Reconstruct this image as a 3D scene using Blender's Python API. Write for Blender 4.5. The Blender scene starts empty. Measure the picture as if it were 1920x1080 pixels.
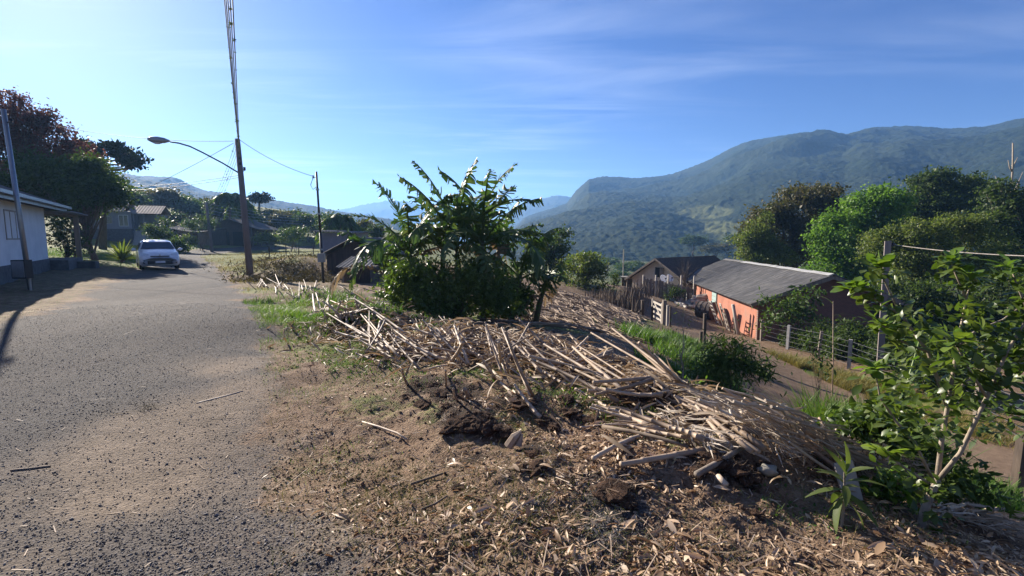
import bpy, math, random
import numpy as np
from mathutils import Vector, Matrix
rng = np.random.default_rng(11)
random.seed(11)
SC = bpy.context.scene
COL = SC.collection
PITCH = math.atan(95 / 900.0); SP, CP = math.sin(PITCH), math.cos(PITCH)
CAM = np.array([0.0, 0.0, 1.65]); FOC = 900.0
SUN_EL = math.radians(24.6); SUN_H = np.array([-0.695, 0.719])
SUN = np.array([SUN_H[0] * math.cos(SUN_EL), SUN_H[1] * math.cos(SUN_EL), math.sin(SUN_EL)])

# ---------------------------------------------------------------- survey helpers
def ray(px, py):
    dx = (px - 960) / FOC; dy = (540 - py) / FOC
    return np.array([dx, CP + dy * SP, -SP + dy * CP])
def D(px, py, t):
    return CAM + ray(px, py) * t

def _h(ix, iy, s):
    n = (ix.astype(np.int64) * 374761393 + iy.astype(np.int64) * 668265263 + s * 974711) & 0xFFFFFFFF
    n = ((n ^ (n >> 13)) * 1274126177) & 0xFFFFFFFF
    n = (n ^ (n >> 16)) & 0xFFFF
    return n / 65535.0
def vnoise(x, y, s=0):
    ix = np.floor(x); iy = np.floor(y); fx = x - ix; fy = y - iy
    fx = fx * fx * (3 - 2 * fx); fy = fy * fy * (3 - 2 * fy)
    a = _h(ix, iy, s); b = _h(ix + 1, iy, s); c = _h(ix, iy + 1, s); d = _h(ix + 1, iy + 1, s)
    return (a * (1 - fx) + b * fx) * (1 - fy) + (c * (1 - fx) + d * fx) * fy - 0.5
def fbm(x, y, s=0, o=4):
    r = 0; a = 1.0
    for i in range(o):
        r = r + a * vnoise(x, y, s + i * 17); x = x * 2.03 + 5.1; y = y * 2.03 - 3.7; a *= 0.5
    return r
def sstep(a, b, x):
    t = np.clip((x - a) / (b - a), 0, 1); return t * t * (3 - 2 * t)

# ---------------------------------------------------------------- terrain
_pp = [  # (px, py, depth) points whose height is surveyed from the photograph
 (300,1000,2.6),(960,1060,2.25),(600,900,3.6),(300,800,4.5),(100,700,5.9),(500,700,6.05),(560,640,8.3),(430,600,8.7),
 (300,560,13.2),(480,560,14),(400,530,18.5),(330,505,29),(296,503,30.5),(470,522,24),(350,480,50),(590,462,80),(450,465,65),(397,472,60),
 (95,506,20),(60,540,14),(240,492,28),(170,470,35),(190,450,55),(250,465,52),(608,530,22),(625,530,25),(560,490,30),(540,478,45),(650,470,60),
 (880,610,13),(700,640,8),(1000,690,6.2),(1240,740,5.2),(1500,830,4.05),(1725,1003,3.3),(1850,1050,2.75),(1300,1000,2.7),
 (1000,600,15),(1100,560,25),(1050,545,32),(1150,600,18),(1180,640,12),(1250,655,15),(1450,720,15.5),(1530,745,16),(1330,630,25),(1230,562,38),
 (1204,608,28),(1700,850,11.5),(1900,900,10.2),(1905,930,9.5),(1750,720,17),(1590,690,20),(1476,655,24),(1648,712,18.5),(1427,636,28),(1310,580,38),(1210,543,46),
 (1850,960,6.0),(1650,860,7.0),(1400,780,8.0),(1100,640,9.5),(850,600,10.5)]
_cp = [D(*q) for q in _pp] + [np.array(q, float) for q in [
 (0,-8,0),(-6,-6,0),(6,-6,-.6),(-12,0,.25),(-20,5,.4),(-30,20,.6),(-40,40,1.0),(-70,60,4.2),(-60,90,3.6),(-30,90,1.0),(-10,90,-2.6),(10,70,-5),
 (15,95,-7),(35,70,-7.5),(35,40,-6),(30,20,-5),(25,8,-4.6),(14,2,-3.9),(12,-6,-3.5),(60,10,-7),(60,50,-9),(60,100,-12),(20,130,-9.5),(-30,140,2),(-110,40,11),
 (-110,130,14),(110,130,-15),(110,20,-11),(100,-80,-8),(0,-100,0),(-100,-80,4),(-20,-40,.4),(30,-40,-4),(150,200,-17),(20,200,-13),(-150,200,18),(-40,200,4),(22,34,-4.8),(25,27,-4.6),(9,60,-4.3)]]
_cp = np.array(_cp)
def _tps_fit(P, lam=0.02):
    X = P[:, :2]; n = len(X)
    d2 = ((X[:, None] - X[None]) ** 2).sum(-1) / 400
    K = 0.5 * d2 * np.log(d2 + 1e-9) + lam * np.eye(n) * 0.05
    A = np.zeros((n + 3, n + 3)); A[:n, :n] = K; A[:n, n] = 1; A[:n, n+1:] = X / 20; A[n, :n] = 1; A[n+1:, :n] = X.T / 20
    return np.linalg.solve(A, np.concatenate([P[:, 2], [0, 0, 0]]))
_w = _tps_fit(_cp)
def terr0(x, y):
    x = np.atleast_1d(np.asarray(x, float)); y = np.atleast_1d(np.asarray(y, float)); sh = x.shape
    x = x.ravel(); y = y.ravel(); out = np.empty_like(x)
    for i in range(0, len(x), 60000):
        a = x[i:i+60000]; b = y[i:i+60000]
        d2 = ((a[:, None] - _cp[None, :, 0]) ** 2 + (b[:, None] - _cp[None, :, 1]) ** 2) / 400
        out[i:i+60000] = (0.5 * d2 * np.log(d2 + 1e-9)) @ _w[:-3] + _w[-3] + _w[-2] * a / 20 + _w[-1] * b / 20
    return out.reshape(sh)
MOUNDS = []   # x, y, radius, height
def terr(x, y):
    z = terr0(x, y)
    for mx, my, r, h in MOUNDS:
        z = z + h * np.exp(-((x - mx) ** 2 + (y - my) ** 2) / (r * r))
    return z
_ts = np.concatenate([np.geomspace(1.2, 20, 260), np.geomspace(20.2, 160, 200)])
def at(px, py, h=0.0, f=None):
    """the point where the sight line through a photo position meets the ground (+h)"""
    d = ray(px, py); P = CAM[None] + d[None] * _ts[:, None]
    g = P[:, 2] - (f or terr)(P[:, 0], P[:, 1]) - h
    k = np.nonzero(g < 0)[0]
    if len(k) == 0: return P[-1]
    k = max(k[0], 1); a = g[k-1] / (g[k-1] - g[k]); t = _ts[k-1] + a * (_ts[k] - _ts[k-1])
    return CAM + d * t
def gz(x, y): return float(terr(np.array([x]), np.array([y]))[0])
def onground(px, py, t):
    """a point at that bearing and depth, dropped on the ground"""
    p = D(px, py, t); p[2] = gz(p[0], p[1]); return p

def seg_dist(x, y, pts):
    d = np.full(np.shape(x), 1e9)
    for (ax, ay), (bx, by) in zip(pts[:-1], pts[1:]):
        vx, vy = bx - ax, by - ay
        t = np.clip(((x - ax) * vx + (y - ay) * vy) / (vx * vx + vy * vy + 1e-12), 0, 1)
        d = np.minimum(d, np.hypot(x - ax - t * vx, y - ay - t * vy))
    return d
def inside(x, y, poly):
    c = np.zeros(np.shape(x), bool); n = len(poly)
    for i in range(n):
        ax, ay = poly[i]; bx, by = poly[(i + 1) % n]
        m = ((ay > y) != (by > y)) & (x < (bx - ax) * (y - ay) / (by - ay + 1e-12) + ax)
        c ^= m
    return c
def sdist(x, y, poly):
    d = seg_dist(x, y, list(poly) + [poly[0]])
    return np.where(inside(x, y, poly), d, -d)

# ---------------------------------------------------------------- mesh helpers
class MB:
    def __init__(s): s.v = []; s.f = []; s.n = 0
    def add(s, verts, faces):
        k = s.n; vs = [tuple(map(float, q)) for q in verts]
        s.v += vs; s.n += len(vs); s.f += [tuple(i + k for i in f) for f in faces]
        return s
    def box(s, x0, x1, y0, y1, z0, z1):
        return s.add([(x0,y0,z0),(x1,y0,z0),(x1,y1,z0),(x0,y1,z0),(x0,y0,z1),(x1,y0,z1),(x1,y1,z1),(x0,y1,z1)],
              [(0,3,2,1),(4,5,6,7),(0,1,5,4),(1,2,6,5),(2,3,7,6),(3,0,4,7)])
    def beam(s, a, b, w, h, up=(0,0,1)):
        a = Vector(a); b = Vector(b); d = (b - a).normalized(); u = Vector(up)
        r = d.cross(u)
        if r.length < 1e-4: r = d.cross(Vector((1,0,0)))
        r.normalize(); u = r.cross(d); r *= w / 2; u *= h / 2
        return s.add([a-r-u,a+r-u,a+r+u,a-r+u,b-r-u,b+r-u,b+r+u,b-r+u],
              [(0,3,2,1),(4,5,6,7),(0,1,5,4),(1,2,6,5),(2,3,7,6),(3,0,4,7)])
    def tube(s, pts, rad, n=8, cap=True, rough=0.0):
        P = [Vector(q) for q in pts]; m = len(P)
        R = [rad] * m if np.isscalar(rad) else list(rad)
        prev = None; vs = []
        for i in range(m):
            d = (P[min(i+1, m-1)] - P[max(i-1, 0)])
            d = d.normalized() if d.length > 1e-9 else Vector((0,0,1))
            if prev is None:
                u = d.orthogonal().normalized()
            else:
                u = (prev - d * prev.dot(d)); u = u.normalized() if u.length > 1e-6 else d.orthogonal().normalized()
            prev = u; w = d.cross(u)
            for k in range(n):
                a = 2 * math.pi * k / n; rr = R[i] * (1 + (random.uniform(-rough, rough) if rough else 0))
                vs.append(P[i] + (u * math.cos(a) + w * math.sin(a)) * rr)
        fs = [(i*n+k, i*n+(k+1) % n, (i+1)*n+(k+1) % n, (i+1)*n+k) for i in range(m-1) for k in range(n)]
        if cap: fs += [tuple(range(n-1, -1, -1)), tuple((m-1)*n+k for k in range(n))]
        return s.add(vs, fs)
    def prism(s, poly, z0, z1):
        n = len(poly)
        return s.add([(x,y,z0) for x,y in poly] + [(x,y,z1) for x,y in poly],
            [tuple(range(n-1,-1,-1)), tuple(range(n, 2*n))] + [(i,(i+1)%n,n+(i+1)%n,n+i) for i in range(n)])
    def lump(s, c, r, seed=0, sub=2, amp=0.35, sq=(1,1,1)):
        V, F = ICO[sub]; o = np.array(c)
        q = V * np.array(sq)[None]
        k = 1 + amp * 2 * (fbm(V[:,0]*1.7+seed*3.1+V[:,2]*1.3, V[:,1]*1.7-seed*1.7+V[:,2]*.7, seed, 3))
        return s.add(q * (k * r)[:, None] + o[None], F)
    def arr(s, V, F):
        return s.add(V, F)
    def mesh(s, name, base=(0,0,0), smooth=False):
        me = bpy.data.meshes.new(name)
        b = base
        me.from_pydata([(x-b[0], y-b[1], z-b[2]) for x, y, z in s.v], [], s.f)
        if smooth: me.polygons.foreach_set('use_smooth', [True] * len(me.polygons))
        me.update(); return me
def _ico(sub):
    import bmesh
    bm = bmesh.new(); bmesh.ops.create_icosphere(bm, subdivisions=sub, radius=1.0)
    V = np.array([v.co[:] for v in bm.verts]); F = [tuple(v.index for v in f.verts) for f in bm.faces]; bm.free(); return V, F
ICO = {1: _ico(1), 2: _ico(2), 3: _ico(3)}

def np_mesh(name, V, F, smooth=False, attrs=None):
    """mesh from numpy arrays, all faces with the same number of corners"""
    me = bpy.data.meshes.new(name); V = np.asarray(V, np.float32); F = np.asarray(F, np.int32); m, k = F.shape
    me.vertices.add(len(V)); me.vertices.foreach_set('co', V.ravel())
    me.loops.add(m * k); me.loops.foreach_set('vertex_index', F.ravel())
    me.polygons.add(m); me.polygons.foreach_set('loop_start', np.arange(0, m * k, k, dtype=np.int32))
    if smooth: me.polygons.foreach_set('use_smooth', np.ones(m, bool))
    for n, a in (attrs or {}).items():
        at_ = me.attributes.new(n, 'FLOAT', 'POINT'); at_.data.foreach_set('value', np.asarray(a, np.float32))
    me.update(calc_edges=True); me.validate(); return me
def unit(a): return a / (np.linalg.norm(a, axis=-1, keepdims=True) + 1e-9)
def basis(d, n):
    d = unit(d); n = n - (n * d).sum(-1, keepdims=True) * d; n = unit(n); x = np.cross(d, n)
    return np.stack([x, d, n], -1)     # columns: x, y (axis), z (normal)
def inst(tv, tf, pos, R, sc):
    tv = np.asarray(tv, float); tf = np.asarray(tf, int); N = len(pos)
    sc = np.asarray(sc, float)
    if sc.ndim == 1: sc = np.repeat(sc[:, None], 3, 1)
    loc = tv[None] * sc[:, None, :]
    V = np.einsum('nij,nkj->nki', R, loc) + pos[:, None, :]
    F = tf[None] + (np.arange(N) * len(tv))[:, None, None]
    return V.reshape(-1, 3), F.reshape(-1, tf.shape[1])
# leaf templates: axis +Y, width X, normal Z
def leaf_t(w=0.4, seg=3, fold=0.12, curl=0.15, shape='oval'):
    ys = np.linspace(0, 1, seg + 1); V = []
    for y in ys:
        wd = w / 2 * (math.sin(math.pi * min(max(y, 0.04), 0.97)) ** 0.7 if shape == 'oval' else (math.sin(math.pi * (y ** 1.5) * .96 + .03)) ** .8 if shape == 'obov' else (1 - y) ** 0.6 if shape == 'blade' else 1)
        z = -curl * y * y
        V += [(-wd, y, z + fold * wd), (0, y, z), (wd, y, z + fold * wd)]
    F = []
    for i in range(seg):
        a = i * 3
        F += [(a, a+1, a+4, a+3), (a+1, a+2, a+5, a+4)]
    return np.array(V), np.array(F)
LEAF1 = (np.array([(0,0,0),(.28,.5,.06),(0,1,-.06),(-.28,.5,.06)]), np.array([(0,1,2,3)]))
LEAF2 = leaf_t(.45, 2); LEAF3 = leaf_t(.42, 4, .25, .25); LEAFOB = leaf_t(.55, 4, .2, .22, 'obov'); LEAFN = leaf_t(.22, 3, .2, .2)
DRY = leaf_t(.3, 3, .6, .35)
BLADE = leaf_t(.03, 3, .0, .35, 'blade')

# ---------------------------------------------------------------- objects
def tag(o, label=None, cat=None, group=None, kind=None):
    if label: o['label'] = label
    if cat: o['category'] = cat
    if group: o['group'] = group
    if kind: o['kind'] = kind
    return o
def obj(name, me, mt=None, parent=None, loc=None):
    o = bpy.data.objects.new(name, me); COL.objects.link(o)
    if mt and not me.materials: me.materials.append(mt)
    if parent: o.parent = parent
    if loc is not None: o.location = loc
    return o
def empty(name, label, cat, loc=(0,0,0), rz=0.0, group=None):
    o = bpy.data.objects.new(name, None); COL.objects.link(o); o.empty_display_size = .2
    o.location = loc; o.rotation_euler = (0, 0, rz); tag(o, label, cat, group); return o
def single(name, label, cat, me, mt, loc=(0,0,0), group=None, kind=None):
    o = obj(name, me, mt, None, loc); return tag(o, label, cat, group, kind)
def copy_tree(o, parent=None):
    c = o.copy(); COL.objects.link(c)
    if parent: c.parent = parent
    for ch in KIDS.get(o.name, []) or list(o.children): copy_tree(ch, c)
    return c
KIDS = {}

# ---------------------------------------------------------------- materials
def newmat(name):
    m = bpy.data.materials.new(name); m.use_nodes = True; nt = m.node_tree; nt.nodes.clear()
    return m, nt, nt.nodes.new('ShaderNodeOutputMaterial')
def N(nt, t, **kw):
    n = nt.nodes.new(t)
    for k, v in kw.items():
        if k in n.inputs: n.inputs[k].default_value = v
        else: setattr(n, k, v)
    return n
def ramp(nt, fac, stops):
    r = nt.nodes.new('ShaderNodeValToRGB'); e = r.color_ramp.elements
    while len(e) < len(stops): e.new(0.5)
    for q, (p, c) in zip(e, stops):
        q.position = p; q.color = (*c, 1) if len(c) == 3 else c
    nt.links.new(fac, r.inputs['Fac']); return r.outputs['Color']
def mix(nt, fac, a, b, mode='MIX'):
    n = nt.nodes.new('ShaderNodeMix'); n.data_type = 'RGBA'; n.blend_type = mode
    for s, v in ((n.inputs[0], fac), (n.inputs[6], a), (n.inputs[7], b)):
        if hasattr(v, 'is_linked'): nt.links.new(v, s)
        elif isinstance(v, (int, float)): s.default_value = v
        else: s.default_value = (*v, 1)
    return n.outputs[2]
def math_(nt, op, a, b=0.0, clamp=False):
    n = nt.nodes.new('ShaderNodeMath'); n.operation = op; n.use_clamp = clamp
    for s, v in ((n.inputs[0], a), (n.inputs[1], b)):
        if hasattr(v, 'is_linked'): nt.links.new(v, s)
        else: s.default_value = v
    return n.outputs[0]
def noise(nt, scale, detail=6, rough=.6, vec=None, dist=0.0):
    n = N(nt, 'ShaderNodeTexNoise', Scale=scale, Detail=detail, Roughness=rough, Distortion=dist)
    if vec is not None: nt.links.new(vec, n.inputs['Vector'])
    return n.outputs['Fac']
def coord(nt, kind='Object'):
    return nt.nodes.new('ShaderNodeTexCoord').outputs[kind]
def position(nt): return nt.nodes.new('ShaderNodeNewGeometry').outputs['Position']
def bumpn(nt, height, strength=.5, dist=.02):
    b = N(nt, 'ShaderNodeBump', Strength=strength, Distance=dist); nt.links.new(height, b.inputs['Height']); return b.outputs['Normal']
def mat_rough(name, c1, c2, scale=4, rough=.85, bump=.4, bdist=.02, c3=None, stretch=None, island=0.0, spec=.3, metal=0.0):
    m, nt, out = newmat(name); v = coord(nt)
    if stretch:
        mp = N(nt, 'ShaderNodeMapping'); mp.inputs['Scale'].default_value = stretch; nt.links.new(v, mp.inputs['Vector']); v = mp.outputs[0]
    f = noise(nt, scale, 8, .62, v)
    st = [(.3, c1), (.7, c2)] if c3 is None else [(.28, c1), (.52, c2), (.72, c3)]
    c = ramp(nt, f, st)
    if island:
        g = nt.nodes.new('ShaderNodeNewGeometry'); oi = nt.nodes.new('ShaderNodeObjectInfo')
        s = math_(nt, 'ADD', g.outputs['Random Per Island'], oi.outputs['Random']); s = math_(nt, 'FRACT', s)
        k = math_(nt, 'ADD', math_(nt, 'MULTIPLY', s, 2 * island), 1 - island)
        cc = nt.nodes.new('ShaderNodeVectorMath'); cc.operation = 'SCALE'; nt.links.new(c, cc.inputs[0]); nt.links.new(k, cc.inputs['Scale']); c = cc.outputs[0]
    p = N(nt, 'ShaderNodeBsdfPrincipled', Roughness=rough, Metallic=metal); p.inputs['Specular IOR Level'].default_value = spec
    nt.links.new(c, p.inputs['Base Color'])
    if bump: nt.links.new(bumpn(nt, noise(nt, scale * 5, 6, .65, v), bump, bdist), p.inputs['Normal'])
    nt.links.new(p.outputs[0], out.inputs[0]); return m
def mat_leaf(name, cols, trans=.35, rough=.52, spec=.22, tcol=None):
    """foliage: colour varies leaf by leaf, some light passes through"""
    m, nt, out = newmat(name); g = nt.nodes.new('ShaderNodeNewGeometry'); oi = nt.nodes.new('ShaderNodeObjectInfo')
    big = noise(nt, .9, 3, .5, position(nt))
    s = math_(nt, 'ADD', math_(nt, 'MULTIPLY', g.outputs['Random Per Island'], .65), math_(nt, 'MULTIPLY', math_(nt, 'SUBTRACT', big, .33), 1.05))
    n = len(cols); c = ramp(nt, s, [(i / max(n - 1, 1), q) for i, q in enumerate(cols)])
    p = N(nt, 'ShaderNodeBsdfPrincipled', Roughness=rough); p.inputs['Specular IOR Level'].default_value = spec
    nt.links.new(c, p.inputs['Base Color'])
    t = nt.nodes.new('ShaderNodeBsdfTranslucent'); tc = mix(nt, 1.0, c, tcol or (1.5, 1.6, .7), 'MULTIPLY'); nt.links.new(tc, t.inputs['Color'])
    mx = N(nt, 'ShaderNodeMixShader'); mx.inputs[0].default_value = trans
    nt.links.new(p.outputs[0], mx.inputs[1]); nt.links.new(t.outputs[0], mx.inputs[2]); nt.links.new(mx.outputs[0], out.inputs[0]); return m
def mat_plain(name, col, rough=.5, metal=0.0, spec=.5, coat=0.0):
    m, nt, out = newmat(name); p = N(nt, 'ShaderNodeBsdfPrincipled', Roughness=rough, Metallic=metal); p.inputs['Specular IOR Level'].default_value = spec
    p.inputs['Coat Weight'].default_value = coat
    f = noise(nt, 9, 4, .6, coord(nt)); c = ramp(nt, f, [(.25, tuple(q * .88 for q in col)), (.75, tuple(min(1, q * 1.08) for q in col))])
    nt.links.new(c, p.inputs['Base Color']); nt.links.new(p.outputs[0], out.inputs[0]); return m
# ================================================================ camera, light, sky
cam = bpy.data.objects.new('camera', bpy.data.cameras.new('camera')); COL.objects.link(cam)
cam.data.sensor_width = 36.0; cam.data.lens = 36.0 * FOC / 1920; cam.data.clip_start = .05; cam.data.clip_end = 20000
cam.location = CAM; cam.rotation_euler = (math.pi / 2 - PITCH, 0, 0); SC.camera = cam
ld = bpy.data.lights.new('sun', 'SUN'); ld.energy = 4.9; ld.angle = math.radians(.55); ld.color = (1.0, .90, .77)
sun = bpy.data.objects.new('sun', ld); COL.objects.link(sun); sun.rotation_euler = Vector(SUN).to_track_quat('Z', 'Y').to_euler()
W = bpy.data.worlds.new('World'); SC.world = W; W.use_nodes = True; nt = W.node_tree; nt.nodes.clear()
wo = nt.nodes.new('ShaderNodeOutputWorld'); bg = N(nt, 'ShaderNodeBackground', Strength=.035)
sky = nt.nodes.new('ShaderNodeTexSky'); sky.sky_type = 'NISHITA'; sky.sun_disc = False; sky.sun_elevation = SUN_EL
sky.sun_rotation = math.atan2(SUN_H[0], SUN_H[1]); sky.altitude = 600; sky.air_density = 1.0; sky.dust_density = .5; sky.ozone_density = 4.0
gen = coord(nt, 'Generated'); sx = nt.nodes.new('ShaderNodeSeparateXYZ'); nt.links.new(gen, sx.inputs[0])
zz = math_(nt, 'MAXIMUM', sx.outputs[2], .05)
cx = nt.nodes.new('ShaderNodeCombineXYZ'); nt.links.new(math_(nt, 'DIVIDE', sx.outputs[0], zz), cx.inputs[0]); nt.links.new(math_(nt, 'DIVIDE', sx.outputs[1], zz), cx.inputs[1])
mp = N(nt, 'ShaderNodeMapping'); mp.inputs['Rotation'].default_value = (0, 0, math.radians(28)); mp.inputs['Scale'].default_value = (.35, 1.25, 1); nt.links.new(cx.outputs[0], mp.inputs['Vector'])
n1 = noise(nt, 1.0, 9, .58, mp.outputs[0], .6)
n2 = noise(nt, .35, 3, .5, cx.outputs[0])
cl = math_(nt, 'MULTIPLY', ramp(nt, n1, [(.46, (0,0,0)), (.76, (1,1,1))]), ramp(nt, n2, [(.42, (.05,.05,.05)), (.62, (1,1,1))]))
lft = ramp(nt, math_(nt, 'ADD', math_(nt, 'MULTIPLY', sx.outputs[0], -.6), .5), [(.2, (.3,.3,.3)), (.85, (1,1,1))])
cl = math_(nt, 'MULTIPLY', math_(nt, 'MULTIPLY', cl, lft), .75)
hs = N(nt, 'ShaderNodeHueSaturation', Saturation=1.3, Value=.95, Hue=.528); nt.links.new(sky.outputs[0], hs.inputs['Color'])
skyc = mix(nt, cl, hs.outputs[0], (13, 13.6, 14.5))
nt.links.new(skyc, bg.inputs['Color']); nt.links.new(bg.outputs[0], wo.inputs['Surface'])
SC.view_settings.view_transform = 'Standard'; SC.view_settings.look = 'None'; SC.view_settings.exposure = 1.6; SC.view_settings.gamma = 1.0
SC.cycles.use_denoising = True; SC.cycles.max_bounces = 6; SC.cycles.diffuse_bounces = 3; SC.cycles.transmission_bounces = 3; SC.cycles.glossy_bounces = 2; SC.cycles.volume_bounces = 1
SC.cycles.transparent_max_bounces = 4; SC.cycles.caustics_reflective = False; SC.cycles.caustics_refractive = False
SC.cycles.use_adaptive_sampling = True; SC.cycles.adaptive_threshold = .006

# ================================================================ ground, road, lane
for px, py, r, h in [(800,735,.45,.10),(890,790,.5,.12),(985,760,.3,.12),(1075,770,.3,.08),(1180,860,.35,.07),(1150,920,.3,.05),(1010,870,.35,.06),
                     (640,615,.6,.22),(720,610,.9,.3),(860,640,.8,.22),(1000,660,.7,.2),(1130,680,.6,.18),(1230,750,.5,.14),(1330,880,.4,.10),(1400,860,.4,.1),
                     (560,500,2.2,.5),(520,520,1.6,.35),(600,560,1.4,.25)]:
    q = at(px, py, 0, terr0); MOUNDS.append((q[0], q[1], r, h))
def W2(pts): return [tuple(at(a, b, 0, terr0)[:2]) for a, b in pts]
ROAD = [(-.7,-7),(-.8,1)] + W2([(560,1079),(545,900),(530,760),(512,690),(505,630),(470,570),(430,525),(400,497),(378,482),(395,476),(450,472),(590,467)]) + W2([(588,460),(450,463),(370,468),(330,473),(300,490),(262,505),(190,540),(110,577),(3,620)]) + [(-7.5,3),(-7,-7)]
LANE = [(7.5,50),(9.3,38),(9.0,28),(8.7,22),(8.6,16),(8.7,12),(9.3,9),(10.5,6),(12,3),(16,3),(13.8,8),(12.6,12),(12.0,16),(11.6,20),(11.5,25),(12.6,30),(13.5,36),(13.2,46),(11,52)]
GRASS = [(540,640,1.2,.45),(590,600,1.3,.9),(530,575,1.2,.7),(610,650,.7,.6),(680,660,.8,.5),(440,505,3,.9),(420,485,6,1),(480,545,1.6,.6),(640,690,.8,.55),(560,730,.6,.5),(820,790,.35,.5),(760,720,.6,.4),
         (210,490,4,1),(150,470,6,1),(250,478,5,1),(100,470,4,1),(1250,650,1.6,1),(1310,640,1.5,1),(1350,720,2,1),(1420,680,.7,.7),(1480,690,1.3,.8),(1560,705,1.5,.9),(1620,720,1.5,.9),(1750,740,3,.7),(1600,780,1.2,1),(1880,930,1.4,1),(1700,830,1.0,.6),
         (1120,760,.35,.5),(1000,740,.35,.5),(880,700,.4,.5),(1210,790,.35,.5),(1300,850,.25,.4),(950,800,.3,.3),(700,770,.7,.4),(640,850,.5,.35),(1000,610,4,.55),(1060,555,6,.6),(560,455,25,.7),(1150,530,8,.5)]
GW = [(*at(a, b, 0, terr0)[:2], r, s) for a, b, r, s in GRASS]
TAN = W2([(620,640),(560,650),(440,680),(430,760),(300,800),(180,880),(0,990)]); TAN2 = W2([(640,1000),(560,820),(540,700)]); TAN3 = W2([(470,790),(250,940),(60,1060)])
def masks(x, y):
    w = fbm(x * .8, y * .8, 3, 4)
    rd = sdist(x, y, ROAD); ln = sdist(x, y, LANE)
    road = sstep(-.6, .5, rd + .8 * fbm(x * 1.3, y * 1.3, 5, 4))
    lane = sstep(-.3, .5, ln + 1.0 * fbm(x * .9, y * .9, 15, 4))
    g = np.zeros_like(x)
    for a, b, r, s in GW: g = np.maximum(g, s * np.exp(-((x - a) ** 2 + (y - b) ** 2) / (r * r)))
    g = np.clip(g * (1 + 1.5 * w) + .25 * w, 0, 1) * (1 - .92 * road) * (1 - .9 * lane)
    far = np.hypot(x, y); g = np.maximum(g, sstep(26, 50, far) * (1 - road) * (1 - lane) * .85)
    gr_off = sdist(x, y, ROAD)
    g = np.where((x < 0) & (gr_off < 0) & (x * .826 + y * .563 < 6) & (x < -6), np.maximum(g, .35), g)
    lit = sstep(-2.6, -.2, x + .10 * y) * (1 - road) * (1 - lane) * (1 - sstep(14, 30, far))
    tan = np.exp(-(seg_dist(x, y, TAN) / .55) ** 2) + .7 * np.exp(-(seg_dist(x, y, TAN2) / .35) ** 2) + .5 * np.exp(-(seg_dist(x, y, TAN3) / .4) ** 2)
    tan = np.maximum(tan, .36 * sstep(-.25, .2, sdist(x, y, TREG)))
    tan = np.clip(tan * (.95 + 1.6 * fbm(x * 1.3, y * 1.3, 9, 4)), 0, 1)
    return road, lane, g, lit, tan, rd, ln
TREG = W2([(0,1079),(0,990),(180,880),(300,800),(425,745),(440,680),(560,650),(640,1079)])
GP = W2([(1010,960),(1140,930),(1240,1000),(1150,1060)])
GPC = np.mean(np.array(GP), 0)
SOIL_SHADE = [(*at(a, b, 0, terr0)[:2], r, s) for a, b, r, s in [(800,735,.38,1),(860,750,.3,.9),(890,795,.42,1),(960,775,.25,.8),(1075,775,.25,.8),(1215,745,.35,1),(1160,735,.3,.8),(1000,850,.2,.8),(880,860,.18,.7),(1150,915,.22,1),(950,895,.15,.7),(1350,885,.25,1),(1400,900,.2,1),(650,625,.35,.8),(700,665,.35,.8),(860,650,.7,.8),(940,640,1.2,.9),(780,635,.7,.7),(1060,690,.4,.7),(1440,970,.12,.6),(590,660,.2,.5),(1000,610,1.8,.7),(880,612,2.0,1)]]  # dark soil patches, plus painted shade under the bananas and a small painted shadow
def dark_ground(x, y):
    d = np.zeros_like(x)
    for a, b, r, s in SOIL_SHADE: d = np.maximum(d, s * np.exp(-((x - a) ** 2 + (y - b) ** 2) / (r * r)))
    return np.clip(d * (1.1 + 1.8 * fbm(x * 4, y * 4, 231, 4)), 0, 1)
def ground(x, y):
    z = terr(x, y); rd = sdist(x, y, ROAD); ln = sdist(x, y, LANE)
    off = 1 - np.maximum(sstep(-.5, .4, rd), sstep(-.6, .3, ln)); far = np.hypot(x, y)
    k = off * (1 - sstep(20, 60, far))
    z = z + k * (.07 * fbm(x * 1.3, y * 1.3, 21, 5) + .035 * fbm(x * 7, y * 7, 31, 3)) + (1 - off) * .025 * fbm(x * .6, y * .6, 41, 3)
    near = 1 - sstep(4, 9, far)
    z = z + near * (.018 * fbm(x * 22, y * 22, 51, 3) * (.3 + .7 * off) + .006 * fbm(x * 60, y * 60, 61, 2))
    return z
nU = 560
uu = np.linspace(-1, 1, nU); gx = .9 * np.sinh(5.9 * uu); gy = .9 * np.sinh(5.9 * uu)
gxx, gyy = np.meshgrid(gx + .3, gy + 3.2, indexing='xy')
keep_y = gy + 3.2 > -12
gxx = gxx[keep_y]; gyy = gyy[keep_y]; nR, nC = gxx.shape
gX = gxx.ravel(); gY = gyy.ravel()
road_m, lane_m, grass_m, lit_m, tan_m, rd_m, ln_m = masks(gX, gY)
gZ = ground(gX, gY)
idx = np.arange(nR * nC).reshape(nR, nC)
quads = np.stack([idx[:-1, :-1], idx[:-1, 1:], idx[1:, 1:], idx[1:, :-1]], -1).reshape(-1, 4)
Vg = np.stack([gX, gY, gZ], -1)
isroad = road_m[quads].mean(1) > .5; islane = (lane_m[quads].mean(1) > .5) & ~isroad

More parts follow.
